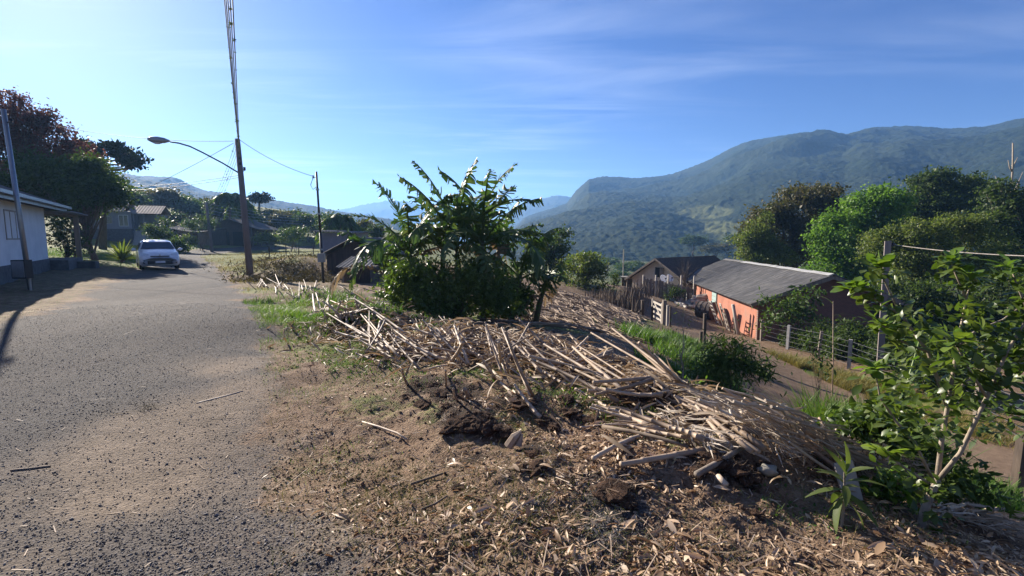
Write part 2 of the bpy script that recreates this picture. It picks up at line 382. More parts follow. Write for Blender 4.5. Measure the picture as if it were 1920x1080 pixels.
def ground_material():
    m, nt, out = newmat('ground_earth'); pos = position(nt)
    A = lambda n: (lambda q: (setattr(q, 'attribute_name', n), q.outputs['Fac'])[1])(nt.nodes.new('ShaderNodeAttribute'))
    fine = noise(nt, 38, 6, .7, pos); mid = noise(nt, 5, 8, .65, pos); big = noise(nt, .8, 5, .6, pos); grit = noise(nt, 140, 3, .7, pos)
    dirt = ramp(nt, mid, [(.3, (.085,.052,.031)), (.5, (.175,.112,.070)), (.68, (.27,.19,.125))])
    dirt = mix(nt, ramp(nt, fine, [(.45, (0,0,0)), (.75, (.7,.7,.7))]), dirt, (.32,.235,.16))
    grassc = ramp(nt, mid, [(.3, (.045,.075,.014)), (.5, (.10,.135,.03)), (.7, (.20,.19,.065))])
    grassc = mix(nt, ramp(nt, big, [(.4, (0,0,0)), (.65, (.75,.75,.75))]), grassc, (.20,.19,.07))
    vor = N(nt, 'ShaderNodeTexVoronoi', Scale=52.0); nt.links.new(pos, vor.inputs['Vector'])
    stone = ramp(nt, vor.outputs['Color'], [(.1, (.026,.025,.026)), (.5, (.066,.063,.064)), (.9, (.145,.138,.135))])
    gravel = mix(nt, .55, stone, ramp(nt, fine, [(.3, (.034,.032,.032)), (.7, (.105,.097,.093))]))
    mpr = N(nt, 'ShaderNodeMapping'); mpr.inputs['Rotation'].default_value = (0, 0, math.radians(-34.3)); mpr.inputs['Scale'].default_value = (1.5, .10, 1); nt.links.new(pos, mpr.inputs['Vector'])
    streak = noise(nt, 1.0, 5, .6, mpr.outputs[0], .3)
    gravel = mix(nt, 1.0, gravel, ramp(nt, streak, [(.3, (.62,.64,.68)), (.5, (1,.97,.94)), (.7, (1.35,1.25,1.15))]), 'MULTIPLY')
    tanc = ramp(nt, mid, [(.3, (.15,.115,.082)), (.7, (.27,.21,.155))])
    gravel = mix(nt, math_(nt, 'MULTIPLY', A('tan'), ramp(nt, fine, [(.25, (.45,.45,.45)), (.6, (1,1,1))])), gravel, tanc)
    lanec = mix(nt, .12, ramp(nt, mid, [(.3, (.14,.092,.058)), (.7, (.25,.175,.115))]), gravel)
    jit = math_(nt, 'MULTIPLY', math_(nt, 'SUBTRACT', noise(nt, 16, 5, .7, pos), .5), 1.3)
    def th(a, lo, hi):
        q = math_(nt, 'ADD', a, jit); mr = N(nt, 'ShaderNodeMapRange'); mr.inputs[1].default_value = lo; mr.inputs[2].default_value = hi; nt.links.new(q, mr.inputs[0]); return mr.outputs[0]
    c = mix(nt, th(A('grass'), .3, .62), dirt, grassc)
    c = mix(nt, th(A('dark'), .35, .7), c, ramp(nt, fine, [(.3, (.018,.012,.009)), (.7, (.075,.048,.032))]))  # dark soil and painted shade, both mixed into the ground colour
    c = mix(nt, th(A('gravel'), .3, .7), c, gravel)
    c = mix(nt, th(A('lane'), .3, .7), c, lanec)
    p = N(nt, 'ShaderNodeBsdfPrincipled', Roughness=.92); p.inputs['Specular IOR Level'].default_value = .18
    nt.links.new(c, p.inputs['Base Color'])
    hgt = math_(nt, 'ADD', math_(nt, 'MULTIPLY', fine, .6), math_(nt, 'ADD', math_(nt, 'MULTIPLY', grit, .35), math_(nt, 'MULTIPLY', vor.outputs['Distance'], -.5)))
    nt.links.new(bumpn(nt, hgt, .9, .03), p.inputs['Normal']); nt.links.new(p.outputs[0], out.inputs[0]); return m
M_GROUND = ground_material()
gp = sstep(-.25, .15, sdist(gX, gY, GP) + .35 * fbm(gX * 3, gY * 3, 77, 3))
dark_m = dark_ground(gX, gY)
gravel_m = np.maximum(road_m, gp * .9)
def sub_mesh(name, sel):
    q = quads[sel]; u, inv = np.unique(q, return_inverse=True)
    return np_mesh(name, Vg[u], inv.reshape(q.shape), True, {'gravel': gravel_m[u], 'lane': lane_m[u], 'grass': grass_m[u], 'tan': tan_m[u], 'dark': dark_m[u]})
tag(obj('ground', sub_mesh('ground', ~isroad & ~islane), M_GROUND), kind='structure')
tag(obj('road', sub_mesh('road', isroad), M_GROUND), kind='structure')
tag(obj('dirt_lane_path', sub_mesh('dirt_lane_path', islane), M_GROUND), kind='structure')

# ================================================================ valley and mountains (terrain)
def az_el(px, py):
    d = ray(px, py); return math.atan2(d[0], d[1]), d[2] / math.hypot(d[0], d[1])
def crest(pts):
    q = sorted(az_el(a, b) for a, b in pts); return np.array([u for u, _ in q]), np.array([v for _, v in q])
RIDGES = [  # crest outline (photo bearings), crest distance, foot distance, shape, seed
 ('mountain', [(-40,420),(700,470),(880,470),(940,447),(985,408),(1040,392),(1063,383),(1082,358),(1104,339),(1150,336),(1200,333),(1262,325),(1300,313),(1335,299),(1370,279),(1405,265),(1450,256),(1500,249),(1545,245),(1590,250),(1640,238),(1700,235),(1780,240),(1850,236),(1920,222),(2100,215),(2600,260)], 1150, 330, 1.0),
 ('hill_spur', [(700,480),(880,480),(930,450),(985,420),(1060,396),(1120,388),(1190,379),(1260,382),(1330,402),(1400,430),(1500,460),(1700,470),(2100,480)], 620, 300, .8),
 ('far_hill', [(800,430),(900,428),(940,410),(958,400),(985,383),(1015,374),(1042,368),(1062,370),(1100,380),(1200,400)], 2000, 1300, .9),
 ('distant_hill', [(430,415),(560,404),(640,394),(700,380),(740,376),(770,380),(810,392),(850,402),(900,412),(960,420)], 2900, 2000, .9),
 ('hill', [(-500,330),(-200,318),(50,318),(150,318),(210,322),(262,329),(300,331),(335,337),(365,352),(390,360),(430,362),(480,370),(540,384),(600,392),(660,402),(730,414),(800,430)], 950, 330, .9)]
def mat_forest(name, c, meadow=False):
    m, nt, out = newmat(name); pos = position(nt)
    f = noise(nt, .16, 10, .75, pos); g = noise(nt, .012, 5, .6, pos)
    col = ramp(nt, f, [(.3, tuple(q * .6 for q in c)), (.5, c), (.7, tuple(q * 1.4 for q in c))])
    col = mix(nt, ramp(nt, g, [(.42, (0,0,0)), (.66, (.6,.6,.6))]), col, tuple(q * a for q, a in zip(c, (1.9, 1.5, 1.2))))
    if meadow:
        a = nt.nodes.new('ShaderNodeAttribute'); a.attribute_name = 'meadow'
        mr = N(nt, 'ShaderNodeMapRange'); mr.inputs[1].default_value = .35; mr.inputs[2].default_value = .55
        nt.links.new(math_(nt, 'ADD', a.outputs['Fac'], math_(nt, 'MULTIPLY', math_(nt, 'SUBTRACT', noise(nt, .05, 6, .65, pos), .5), .9)), mr.inputs[0])
        col = mix(nt, mr.outputs[0], col, ramp(nt, f, [(.3, (.06,.08,.03)), (.7, (.15,.15,.06))]))
    p = N(nt, 'ShaderNodeBsdfPrincipled', Roughness=.95); p.inputs['Specular IOR Level'].default_value = .1
    nt.links.new(col, p.inputs['Base Color']); nt.links.new(bumpn(nt, f, 1.0, 3.5), p.inputs['Normal']); nt.links.new(p.outputs[0], out.inputs[0]); return m
M_FOREST = mat_forest('forest_slope', (.022, .034, .016), True)
VBASE = lambda x, y, r: -13 - 9 * sstep(250, 900, r) + 14 * sstep(0, -160, x - 0) * (1 - sstep(300, 900, r))
def ridge_mesh(name, pts, rc, rf, pw, na, nr, behind=1.35):
    A, E = crest(pts); az = np.linspace(A[0], A[-1], na); rr = np.concatenate([np.linspace(rf, rc, nr), np.linspace(rc * 1.02, rc * behind, 12)])
    a, r = np.meshgrid(az, rr, indexing='xy'); x = r * np.sin(a); y = r * np.cos(a)
    hc = np.interp(a, A, E) * rc + CAM[2]
    s = np.clip((r - rf) / (rc - rf), 0, 1)
    base = VBASE(x, y, np.full_like(r, rf)) - 4
    edge = sstep(0, .06, (a - A[0])) * sstep(0, .06, (A[-1] - a))
    gul = fbm(x / (rc * .12), y / (rc * .12), 71, 4)
    z = base + (hc - base) * (s ** pw) * (1 + .55 * gul * s * (1 - s) * 2) - np.clip(r - rc, 0, None) * .5
    z = base + (z - base) * np.clip(edge + .0, 0, 1)
    can = np.abs(fbm(x / 7, y / 7, 81, 3)) * 6 + fbm(x / 70, y / 70, 91, 3) * 9
    z = z + can * sstep(0, .04, s) * (.6 if rc < 1500 else 1.3)
    V = np.stack([x, y, z], -1).reshape(-1, 3); n1_, n2_ = x.shape
    i = np.arange(n1_ * n2_).reshape(n1_, n2_)
    F = np.stack([i[:-1, :-1], i[:-1, 1:], i[1:, 1:], i[1:, :-1]], -1).reshape(-1, 4)
    mead = np.zeros(V.shape[0])
    if name == 'mountain':
        for (px, py, w, h, st) in [(1320,398,55,14,1),(1350,425,60,14,.9),(1390,445,50,16,.9),(1250,372,20,5,.35),(1560,330,80,10,.25)]:
            d = np.stack([V[:, 0], V[:, 1], V[:, 2] - CAM[2]], -1)
            f_ = d[:, 1] * CP - d[:, 2] * SP; u_ = d[:, 1] * SP + d[:, 2] * CP
            X_ = 960 + FOC * d[:, 0] / f_; Y_ = 540 - FOC * u_ / f_
            mead = np.maximum(mead, st * np.exp(-((X_ - px) / w) ** 2 - ((Y_ - py) / h) ** 2))
    return np_mesh(name, V, F, True, {'meadow': mead})
for (nm, pts, rc, rf, pw), (na, nr) in zip(RIDGES, [(900, 420), (460, 200), (160, 40), (240, 40), (420, 120)]):
    tag(obj(nm, ridge_mesh(nm, pts, rc, rf, pw, na, nr), M_FOREST), kind='structure')
# valley floor: pasture falling away behind the houses
va = np.linspace(-1.25, 1.25, 300); vr = np.geomspace(105, 3400, 150); a_, r_ = np.meshgrid(va, vr, indexing='xy'); vx = r_ * np.sin(a_); vy = r_ * np.cos(a_)
vz = VBASE(vx, vy, r_) + fbm(vx / 60, vy / 60, 101, 4) * 2.5
k_ = sstep(105, 190, r_); vz = (terr(vx.ravel(), vy.ravel()).reshape(vx.shape) - .6) * (1 - k_) + vz * k_
i_ = np.arange(vx.size).reshape(vx.shape)
tag(obj('valley_field', np_mesh('valley_field', np.stack([vx, vy, vz], -1).reshape(-1, 3), np.stack([i_[:-1,:-1], i_[:-1,1:], i_[1:,1:], i_[1:,:-1]], -1).reshape(-1, 4), True, {'meadow': (1 - .7 * sstep(270, 420, r_) - .5 * sstep(40, -60, vx)).ravel()}), M_FOREST), kind='structure')
# the air of the valley
HZ = MB().box(-3300, 3300, -150, 3900, -60, 345)
mh, nth, oh = newmat('valley_haze'); pv = nth.nodes.new('ShaderNodeVolumePrincipled'); pv.inputs['Color'].default_value = (.26, .53, 1.0, 1); pv.inputs['Density'].default_value = .00034; pv.inputs['Anisotropy'].default_value = .3
nth.links.new(pv.outputs[0], oh.inputs['Volume'])
tag(obj('haze', HZ.mesh('haze'), mh), kind='stuff')
# ================================================================ plants
M_BARK = mat_rough('bark', (.06,.045,.035), (.16,.125,.10), 14, .9, .6, .02, stretch=(1,1,.25))
M_BARKP = mat_rough('pale_bark', (.20,.16,.12), (.36,.30,.23), 16, .85, .5, .01, stretch=(1,1,.4))
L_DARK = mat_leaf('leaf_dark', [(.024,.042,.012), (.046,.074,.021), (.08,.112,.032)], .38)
L_RED = mat_leaf('leaf_russet', [(.05,.036,.026), (.085,.050,.042), (.14,.065,.058), (.06,.07,.026)], .34, tcol=(1.4,1.0,.7))
L_BROWN = mat_leaf('leaf_brown_green', [(.040,.046,.018), (.075,.072,.030), (.11,.085,.045)], .32)
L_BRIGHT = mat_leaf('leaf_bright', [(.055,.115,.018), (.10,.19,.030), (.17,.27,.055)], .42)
L_OLIVE = mat_leaf('leaf_olive', [(.055,.080,.020), (.10,.135,.036), (.18,.19,.06)], .4)
L_MID = mat_leaf('leaf_mid', [(.030,.056,.014), (.058,.098,.024), (.10,.14,.036)], .34)
L_PINE = mat_leaf('needle_dark', [(.012,.022,.012), (.026,.04,.018)], .12, .6, .2)
L_GLOSS = mat_leaf('leaf_glossy', [(.036,.062,.012), (.07,.11,.02), (.13,.16,.04)], .4, .36, .4)
L_FRESH = mat_leaf('leaf_fresh', [(.06,.11,.02), (.11,.18,.03), (.20,.26,.05)], .45, .38, .5)
L_GRASS = mat_leaf('grass_green', [(.045,.10,.015), (.085,.165,.022), (.16,.22,.04)], .42, .5, .3)
L_GRASSY = mat_leaf('grass_straw', [(.11,.12,.03), (.21,.19,.06), (.34,.28,.11)], .4, .6, .2, (1.2,1.15,.7))
L_BANANA = mat_leaf('banana_leaf', [(.032,.062,.018), (.058,.10,.028), (.095,.135,.042), (.14,.14,.06)], .28, .45, .3, (1.15,1.45,.75))
L_DRYB = mat_leaf('dead_leaf', [(.12,.085,.05), (.22,.16,.10), (.34,.27,.18)], .25, .7, .2, (1.1,1.0,.8))

def clump_pos(lobes, ncl, nper, sig, r, shell=.5):
    L = np.array(lobes, float); w = (L[:, 3] * L[:, 4] * L[:, 5]) ** .6667; k = r.choice(len(L), ncl, p=w / w.sum())
    d = unit(r.normal(size=(ncl, 3))); d[:, 2] = np.where(d[:, 2] < -.55, -d[:, 2] * .6, d[:, 2])
    rad = shell + (1 - shell) * r.random(ncl) ** .6; rad *= 1 + .12 * r.normal(size=ncl)
    c = L[k, :3] + d * L[k, 3:6] * rad[:, None]
    s = sig * (.6 + .8 * r.random(ncl))
    p = (c[:, None, :] + r.normal(size=(ncl, nper, 3)) * s[:, None, None] * np.array([1, 1, .7])).reshape(-1, 3)
    out = np.repeat(d, nper, 0)
    return p, out, c
def leaf_cloud(name, p, out, size, r, tmpl=LEAF1, droop=.3, up=.5, var=.35):
    n = len(p); d = unit(out * .6 + r.normal(size=(n, 3)) * .8 + np.array([0, 0, -droop]))
    nn = unit(np.array([0, 0, up]) + r.normal(size=(n, 3)) * .55 + out * .3)
    return np_mesh(name, *inst(tmpl[0], tmpl[1], p, basis(d, nn), size * np.clip(1 + var * r.normal(size=n), .4, 2)), True)
def limbs(mb, base, top, ends, r0, r, nseg=5, wig=.06, lean=(0, 0)):
    """a trunk from base to top with limbs to the given points"""
    b = np.array(base, float); t = np.array(top, float); H = np.linalg.norm(t - b)
    tr = [b + (t - b) * s + np.array([*(r.normal(size=2) * wig * H * math.sin(math.pi * s) * .5), 0]) for s in np.linspace(0, 1, nseg + 1)]
    mb.tube(tr, [r0 * (1.25 if i == 0 else 1 - .72 * i / nseg) for i in range(nseg + 1)], 8)
    for e in ends:
        e = np.array(e, float); k = r.integers(max(1, nseg // 3), nseg + 1); s0 = tr[k]
        q = [s0 + (e - s0) * s + np.array([0, 0, .12 * np.linalg.norm(e - s0) * math.sin(math.pi * s) * .8]) + r.normal(size=3) * .02 * H * math.sin(math.pi * s) for s in np.linspace(0, 1, 5)]
        rr = r0 * .38 * (1 - .5 * k / nseg)
        mb.tube(q, [rr, rr * .8, rr * .55, rr * .35, rr * .15], 5)
    return tr
def make_tree(name, label, cat, loc, trunk, lobes, leaf, size, ncl, nper, sig, seed, bark=None, r0=.2, tmpl=LEAF1, shell=.5, group=None, nlimb=14, droop=.3, stems=1):
    """trunk: height of the trunk top; lobes: (x, y, z, rx, ry, rz) round the base"""
    r = np.random.default_rng(seed); root = empty(name, label, cat, loc, 0, group)
    p, out, c = clump_pos(lobes, ncl, nper, sig, r, shell)
    mb = MB(); L = np.array(lobes); pick = c[r.choice(len(c), min(nlimb, len(c)), replace=False)]
    cen = [L[i, :3] for i in range(len(L))]
    for s in range(stems):
        o = np.array([0, 0, -.3]) + (np.array([*r.normal(size=2) * .18, 0]) if s else 0)
        tp = np.array([np.mean(L[:, 0]) * .5, np.mean(L[:, 1]) * .5, trunk]) + (np.array([*r.normal(size=2) * .6, 0]) if s else 0)
        limbs(mb, o, tp, (list(pick) + cen)[s::stems], r0 * (1 if s == 0 else .75), r)
    KIDS[root.name] = [obj('trunk', mb.mesh('trunk', smooth=True), bark or M_BARK, root), obj('crown', leaf_cloud('crown', p, out, size, r, tmpl, droop), leaf, root)]
    return root
def px_tree(name, label, cat, pxl, t, blobs, leaf, size, ncl, nper, sig, seed, basepx=None, **kw):
    """blobs: (px, py, half width px, half height px, depth offset m) seen from the survey point; turned into round lobes at depth t"""
    b = onground(pxl, basepx or 500, t)
    lob = []; r2 = np.random.default_rng(seed + 900)
    for (px, py, w, h, dt) in blobs:
        q = D(px, py, t + dt); sx = w * (t + dt) / FOC; sz = h * (t + dt) / FOC
        lob.append((*(q - b), sx, min(sx, sz) * 1.0 if w > 2.2 * h else sx * .85, sz))
        if kw.get('rough', 1):
            for k in range(5):
                a = r2.random() * 6.28; e = r2.uniform(-.3, 1.2); c_ = np.array([math.cos(a) * math.cos(e) * sx, math.sin(a) * math.cos(e) * sx * .8, math.sin(e) * sz]) * r2.uniform(.8, 1.22); f_ = r2.uniform(.22, .46)
                lob.append((*(q - b + c_), sx * f_, sx * f_, sz * f_))
    kw.pop('rough', 0)
    return make_tree(name, label, cat, b, kw.pop('trunk', max(.4, np.mean([l[2] for l in lob]) * .8)), lob, leaf, size, ncl, nper, sig, seed, **kw)
def grass_mesh(name, pos, h, r, lean=.45, w=1.0, tmpl=BLADE):
    n = len(pos); a = r.random(n) * 2 * math.pi; ln = lean * np.abs(r.normal(size=n)) + .1
    d = unit(np.stack([np.cos(a) * ln, np.sin(a) * ln, np.ones(n)], -1)); nn = np.stack([-np.cos(a), -np.sin(a), np.full(n, .3)], -1)
    sc = np.stack([np.full(n, w) * h * 1.0, h, h], -1)
    return np_mesh(name, *inst(tmpl[0], tmpl[1], pos, basis(d, nn), sc), True)

# ---- trees on the left behind the white house
px_tree('dark_tree', 'dense dark round tree with a slim trunk on the lawn beyond the white house', 'tree', 182, 27,
        [(150,345,62,50,1),(95,350,60,55,2),(180,370,45,38,0),(120,395,60,30,1),(205,372,22,22,0),(60,380,60,40,3)], L_DARK, .17, 1300, 30, .28, 5, basepx=490, r0=.17, nlimb=26, trunk=2.6, shell=.35)
px_tree('russet_tree', 'tall open russet leaved tree rising over the white house roof', 'tree', 40, 31,
        [(35,225,48,38,0),(85,260,45,42,0),(0,260,60,60,1),(115,300,30,40,0),(50,310,60,55,1),(-60,240,60,60,1),(150,290,18,30,0)], L_RED, .17, 1000, 26, .28, 6, basepx=480, r0=.22, nlimb=30, shell=.3)
px_tree('porch_shrub', 'many stemmed dark shrub growing beside the open porch', 'shrub', 128, 25,
        [(128,450,26,26,0),(112,425,22,22,0),(140,470,16,18,0)], L_DARK, .13, 90, 18, .16, 7, basepx=498, r0=.09, stems=3, nlimb=14, shell=.2)
# ---- araucarias
def araucaria(label, pxb, t, trunk_top, cx, cy, wpx, hpx, seed, scale=1.0, arms=26, basepx=440):
    r = np.random.default_rng(seed); b = onground(pxb, basepx, t); root = empty('araucaria_pine', label, 'tree', b)
    top = D(cx, cy, t) - b; W_ = wpx * t / FOC; Hh = hpx * t / FOC; mb = MB()
    mb.tube([(0,0,-.5), tuple(top * .5 + np.array([.05,0,0])), tuple(top)], [.34 * scale, .25 * scale, .12 * scale], 9)
    P, O = [], []
    for i in range(arms):
        a = i * 2.4 + r.random(); lv = r.random(); rad = W_ * (.55 + .45 * r.random()) * (1 - .25 * lv)
        s = top + np.array([0, 0, -Hh * 1.5 * (1 - lv)]); e = top + np.array([math.cos(a) * rad, math.sin(a) * rad, -Hh * .95 * (1 - lv) + Hh * .25])
        m_ = (s + e) / 2 + np.array([0, 0, -.10 * rad])
        mb.tube([s, m_, e], [.085 * scale, .06 * scale, .04 * scale], 5)
        for k in range(4):
            c = e + np.array([math.cos(a), math.sin(a), 0]) * (-.13 * rad * k) + r.normal(size=3) * .12 * scale; m = 46
            P.append(c + r.normal(size=(m, 3)) * np.array([.30, .30, .20]) * scale * (1.2 - .1 * k)); O.append(unit(r.normal(size=(m, 3)) + np.array([0, 0, .8])))
    P = np.concatenate(P); O = np.concatenate(O)
    KIDS[root.name] = [obj('trunk', mb.mesh('trunk', smooth=True), M_BARK, root), obj('crown', leaf_cloud('crown', P, O, .34 * scale, r, LEAF1, -.2), L_PINE, root)]
    return root
araucaria('flat crowned araucaria pine rising behind the dark round tree', 190, 46, .5, 192, 285, 74, 26, 3, 1.0, 30, 445)
araucaria('small umbrella shaped araucaria pine above the far tree line', 486, 92, .5, 486, 371, 22, 8, 4, 1.1, 16, 440)
# ---- distant tree line on the left
TL_ = 'trees of the hazy tree line beyond the road bend'
_kinds = []
def kindtree(seed, leaf, tall):
    r = np.random.default_rng(seed); lob = []
    for i in range(7):
        a = i * 2.2 + r.random(); q = r.random()
        lob.append((math.cos(a) * .9 * (1 - q * .5), math.sin(a) * .9 * (1 - q * .5), tall * (.55 + .38 * q), .85 + .3 * r.random(), .85, tall * .17 + .25))
    o = make_tree('hazy_tree', 'round crowned tree in the hazy tree line', 'tree', (0, 0, 0), tall * .6, lob, leaf, .26, 170, 22, .26, seed, r0=.12, nlimb=9, shell=.35)
    return o
_kinds = [kindtree(21, L_MID, 4.0), kindtree(22, L_DARK, 5.0), kindtree(23, L_BROWN, 3.4), kindtree(24, L_MID, 6.0)]
_kt = [4.4, 5.5, 3.8, 6.6]
_desc = {0: 'round mid green tree', 1: 'dark dense tree', 2: 'low brownish spreading tree', 3: 'tall narrow tree'}
_place = ['rising behind the grey stilt house','at the foot of the blue hill','behind the pale far roof','over the barn roof','near the second power pole','behind the thin steel service pole','beyond the mown field','above the brown shed']
TREES = [(205,355,80,0,85),(238,352,70,1,78),(272,348,85,3,92),(305,352,72,2,88),(335,364,70,1,95),(362,366,62,0,90),(398,372,66,2,98),(412,376,50,1,84),(452,378,52,0,88),(470,392,48,1,80),(502,390,52,0,90),(528,396,48,2,84),(552,392,50,1,92),
         (578,398,52,0,84),(600,394,44,3,88),(622,398,44,1,78),(655,404,46,0,72),(684,410,42,2,66),(705,420,36,1,60),(170,370,80,1,70),(262,388,60,2,74),(300,392,56,0,78),(325,398,50,1,72),(520,420,60,2,96),(560,424,56,0,90),(490,415,50,1,86),(610,425,44,2,82),(646,424,44,0,70)]
used = set()
for i, (px, py, wpx, k, t) in enumerate(TREES):
    o = _kinds[k] if k not in used else copy_tree(_kinds[k]); used.add(k)
    b = onground(px, 455, t); top = D(px, py, t)[2]; h = max(2.0, top - b[2]); o.location = b; w = wpx * t / FOC / 3.2
    o.scale = (w, w, h / _kt[k]); o.rotation_euler = (0, 0, i * 1.7)
    o['label'] = f'{_desc[k]} in the hazy tree line {_place[min(7, max(0, int((px - 170) / 68)))]}'; o['group'] = f'{_desc[k]}s {_place[min(7, max(0, int((px - 170) / 68)))]}'
# palms
def palm(label, pxb, t, cx, cy, fr, seed, n=22, basepx=450):
    r = np.random.default_rng(seed); b = onground(pxb, basepx, t); root = empty('palm_tree', label, 'palm', b); top = D(cx, cy, t) - b
    mb = MB(); mb.tube([(0,0,-.3), tuple(top * .5), tuple(top)], [.22, .16, .14], 8); P, Dv = [], []
    for i in range(n):
        a = i * 2.4; el = r.uniform(-.2, 1.2); pts = []
        for s in np.linspace(0, 1, 12):
            e_ = el - 1.5 * s * s; pts.append(top + np.array([math.cos(a) * math.cos(el) * fr * s, math.sin(a) * math.cos(el) * fr * s, fr * (math.sin(el) * s - .75 * s * s)]))
        mb.tube(pts[::3] + [pts[-1]], .025, 4)
        for j in range(2, 12):
            for sd in (-1, 1):
                for q in range(2):
                    P.append(pts[j] + r.normal(size=3) * .05); Dv.append(np.array([-math.sin(a) * sd, math.cos(a) * sd, -.8]) + np.array([math.cos(a), math.sin(a), 0]) * .4 + r.normal(size=3) * .2)
    P = np.array(P); Dv = np.array(Dv)
    me = np_mesh('crown', *inst(*LEAFN, P, basis(Dv, np.tile([0, 0, 1.], (len(P), 1)) + r.normal(size=P.shape) * .2), np.full(len(P), fr * .42)), True)
    KIDS[root.name] = [obj('trunk', mb.mesh('trunk', smooth=True), M_BARK, root), obj('crown', me, L_MID, root)]; return root
palm('tall feathery palm behind the street lamp pole', 428, 70, 432, 372, 3.0, 41)
palm('broad bushy palm behind the thin steel service pole', 636, 52, 636, 410, 2.2, 42)
palm('slender palm leaning among the hazy trees', 455, 76, 452, 388, 2.4, 43)
# ---- trees mid right, beyond the bananas
px_tree('round_tree', 'black green round tree behind the banana clump', 'tree', 1030, 42, [(1035,462,32,25,0),(1015,480,26,26,0),(1048,480,20,24,0),(1025,505,34,24,0)], L_DARK, .24, 200, 22, .26, 51, basepx=560, r0=.16, shell=.35)
px_tree('olive_tree', 'olive green bushy tree right of the black green tree', 'tree', 1095, 37, [(1100,492,30,22,0),(1085,510,36,26,0),(1120,515,22,22,0),(1095,540,40,20,0)], L_OLIVE, .19, 220, 22, .24, 52, basepx=560, r0=.13, shell=.35)
px_tree('garden_tree', 'very small round tree standing in the pasture by the far pole', 'tree', 1151, 44, [(1151,523,11,9,0),(1151,533,8,7,0)], L_DARK, .13, 50, 16, .14, 53, basepx=550, r0=.06)
# ---- the wood behind the orange house
px_tree('brown_tree', 'broad brownish tree behind the left end of the orange house roof', 'tree', 1470, 54, [(1500,385,52,28,0),(1440,410,36,28,0),(1545,380,40,24,1),(1480,440,60,40,0),(1420,460,30,40,-1),(1550,430,40,50,1),(1460,480,60,30,0)], L_BROWN, .30, 1100, 28, .42, 61, basepx=560, r0=.3, nlimb=26, shell=.4)
px_tree('feathery_tree', 'feathery olive tree at the edge of the wood beside the roof ridge', 'tree', 1425, 50, [(1420,445,30,36,0),(1440,480,40,26,0),(1410,480,20,24,0)], L_OLIVE, .22, 420, 26, .32, 62, basepx=560, r0=.16, nlimb=18, shell=.3)
px_tree('bright_tree', 'sunlit bright green tree over the orange house ridge', 'tree', 1600, 44, [(1560,520,36,30,-1),(1640,530,44,34,-1),(1700,470,30,40,-1),(1620,385,40,26,0),(1660,375,30,24,0),(1590,420,40,30,0),(1575,465,44,40,-1),(1650,430,44,36,0),(1610,500,50,36,-1),(1680,400,24,22,0)], L_BRIGHT, .24, 1200, 28, .34, 63, basepx=600, r0=.24, nlimb=28, shell=.35)
px_tree('tall_dark_tree', 'tallest dark green tree above the wood', 'tree', 1770, 54, [(1745,345,32,22,0),(1790,365,44,26,0),(1730,385,48,32,0),(1820,385,36,36,0),(1760,430,60,40,0),(1700,410,30,40,1)], L_DARK, .30, 1100, 28, .42, 64, basepx=600, r0=.34, nlimb=26, shell=.4)
px_tree('shaded_tree', 'dark tree with open crown under the bare dead trunk', 'tree', 1890, 42, [(1885,380,36,26,0),(1920,400,40,36,0),(1870,430,34,40,0),(1940,450,50,60,0),(1900,490,50,50,-1),(2000,420,50,60,0)], L_DARK, .25, 1000, 28, .36, 65, basepx=640, r0=.24, nlimb=24, shell=.4)
px_tree('bamboo_tree', 'light olive feathery tree behind the tall wooden pole', 'tree', 1760, 33, [(1650,470,30,40,1),(1700,440,30,24,0),(1740,455,44,30,0),(1790,430,36,30,0),(1700,480,36,34,0),(1830,450,34,34,0),(1760,510,70,50,0),(1840,510,40,50,0),(1690,530,40,40,0)], L_OLIVE, .15, 1300, 28, .26, 66, basepx=650, r0=.11, nlimb=26, stems=4, shell=.3)
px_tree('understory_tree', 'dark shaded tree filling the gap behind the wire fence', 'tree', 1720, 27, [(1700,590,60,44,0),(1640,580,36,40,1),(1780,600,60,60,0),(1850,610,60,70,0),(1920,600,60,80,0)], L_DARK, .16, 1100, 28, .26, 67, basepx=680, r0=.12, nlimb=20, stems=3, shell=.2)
px_tree('vine_shrub', 'straggly broad leaved shrub climbing the gable of the orange house', 'shrub', 1480, 25.6, [(1470,575,34,26,0),(1500,600,40,30,0),(1450,600,22,28,0),(1520,560,22,22,.2)], L_MID, .20, 75, 16, .2, 68, basepx=640, r0=.05, tmpl=LEAF2, nlimb=20, stems=3, shell=.2)
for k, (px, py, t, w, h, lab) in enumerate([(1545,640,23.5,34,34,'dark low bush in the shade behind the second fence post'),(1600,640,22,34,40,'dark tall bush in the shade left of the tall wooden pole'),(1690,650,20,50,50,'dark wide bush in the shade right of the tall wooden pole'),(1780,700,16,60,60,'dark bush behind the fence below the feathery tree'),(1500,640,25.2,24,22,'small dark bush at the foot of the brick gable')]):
    px_tree('shade_bush', lab, 'bush', px, t, [(px,py,w,h*.8,0),(px-w*.6,py+10,w*.6,h*.6,0),(px+w*.6,py+8,w*.6,h*.7,.2),(px,py+h*.7,w,h*.6,0)], L_DARK, .13, 260, 22, .2, 170+k, basepx=py+45, r0=.05, tmpl=LEAF2, nlimb=14, stems=3, shell=.2, trunk=.4)
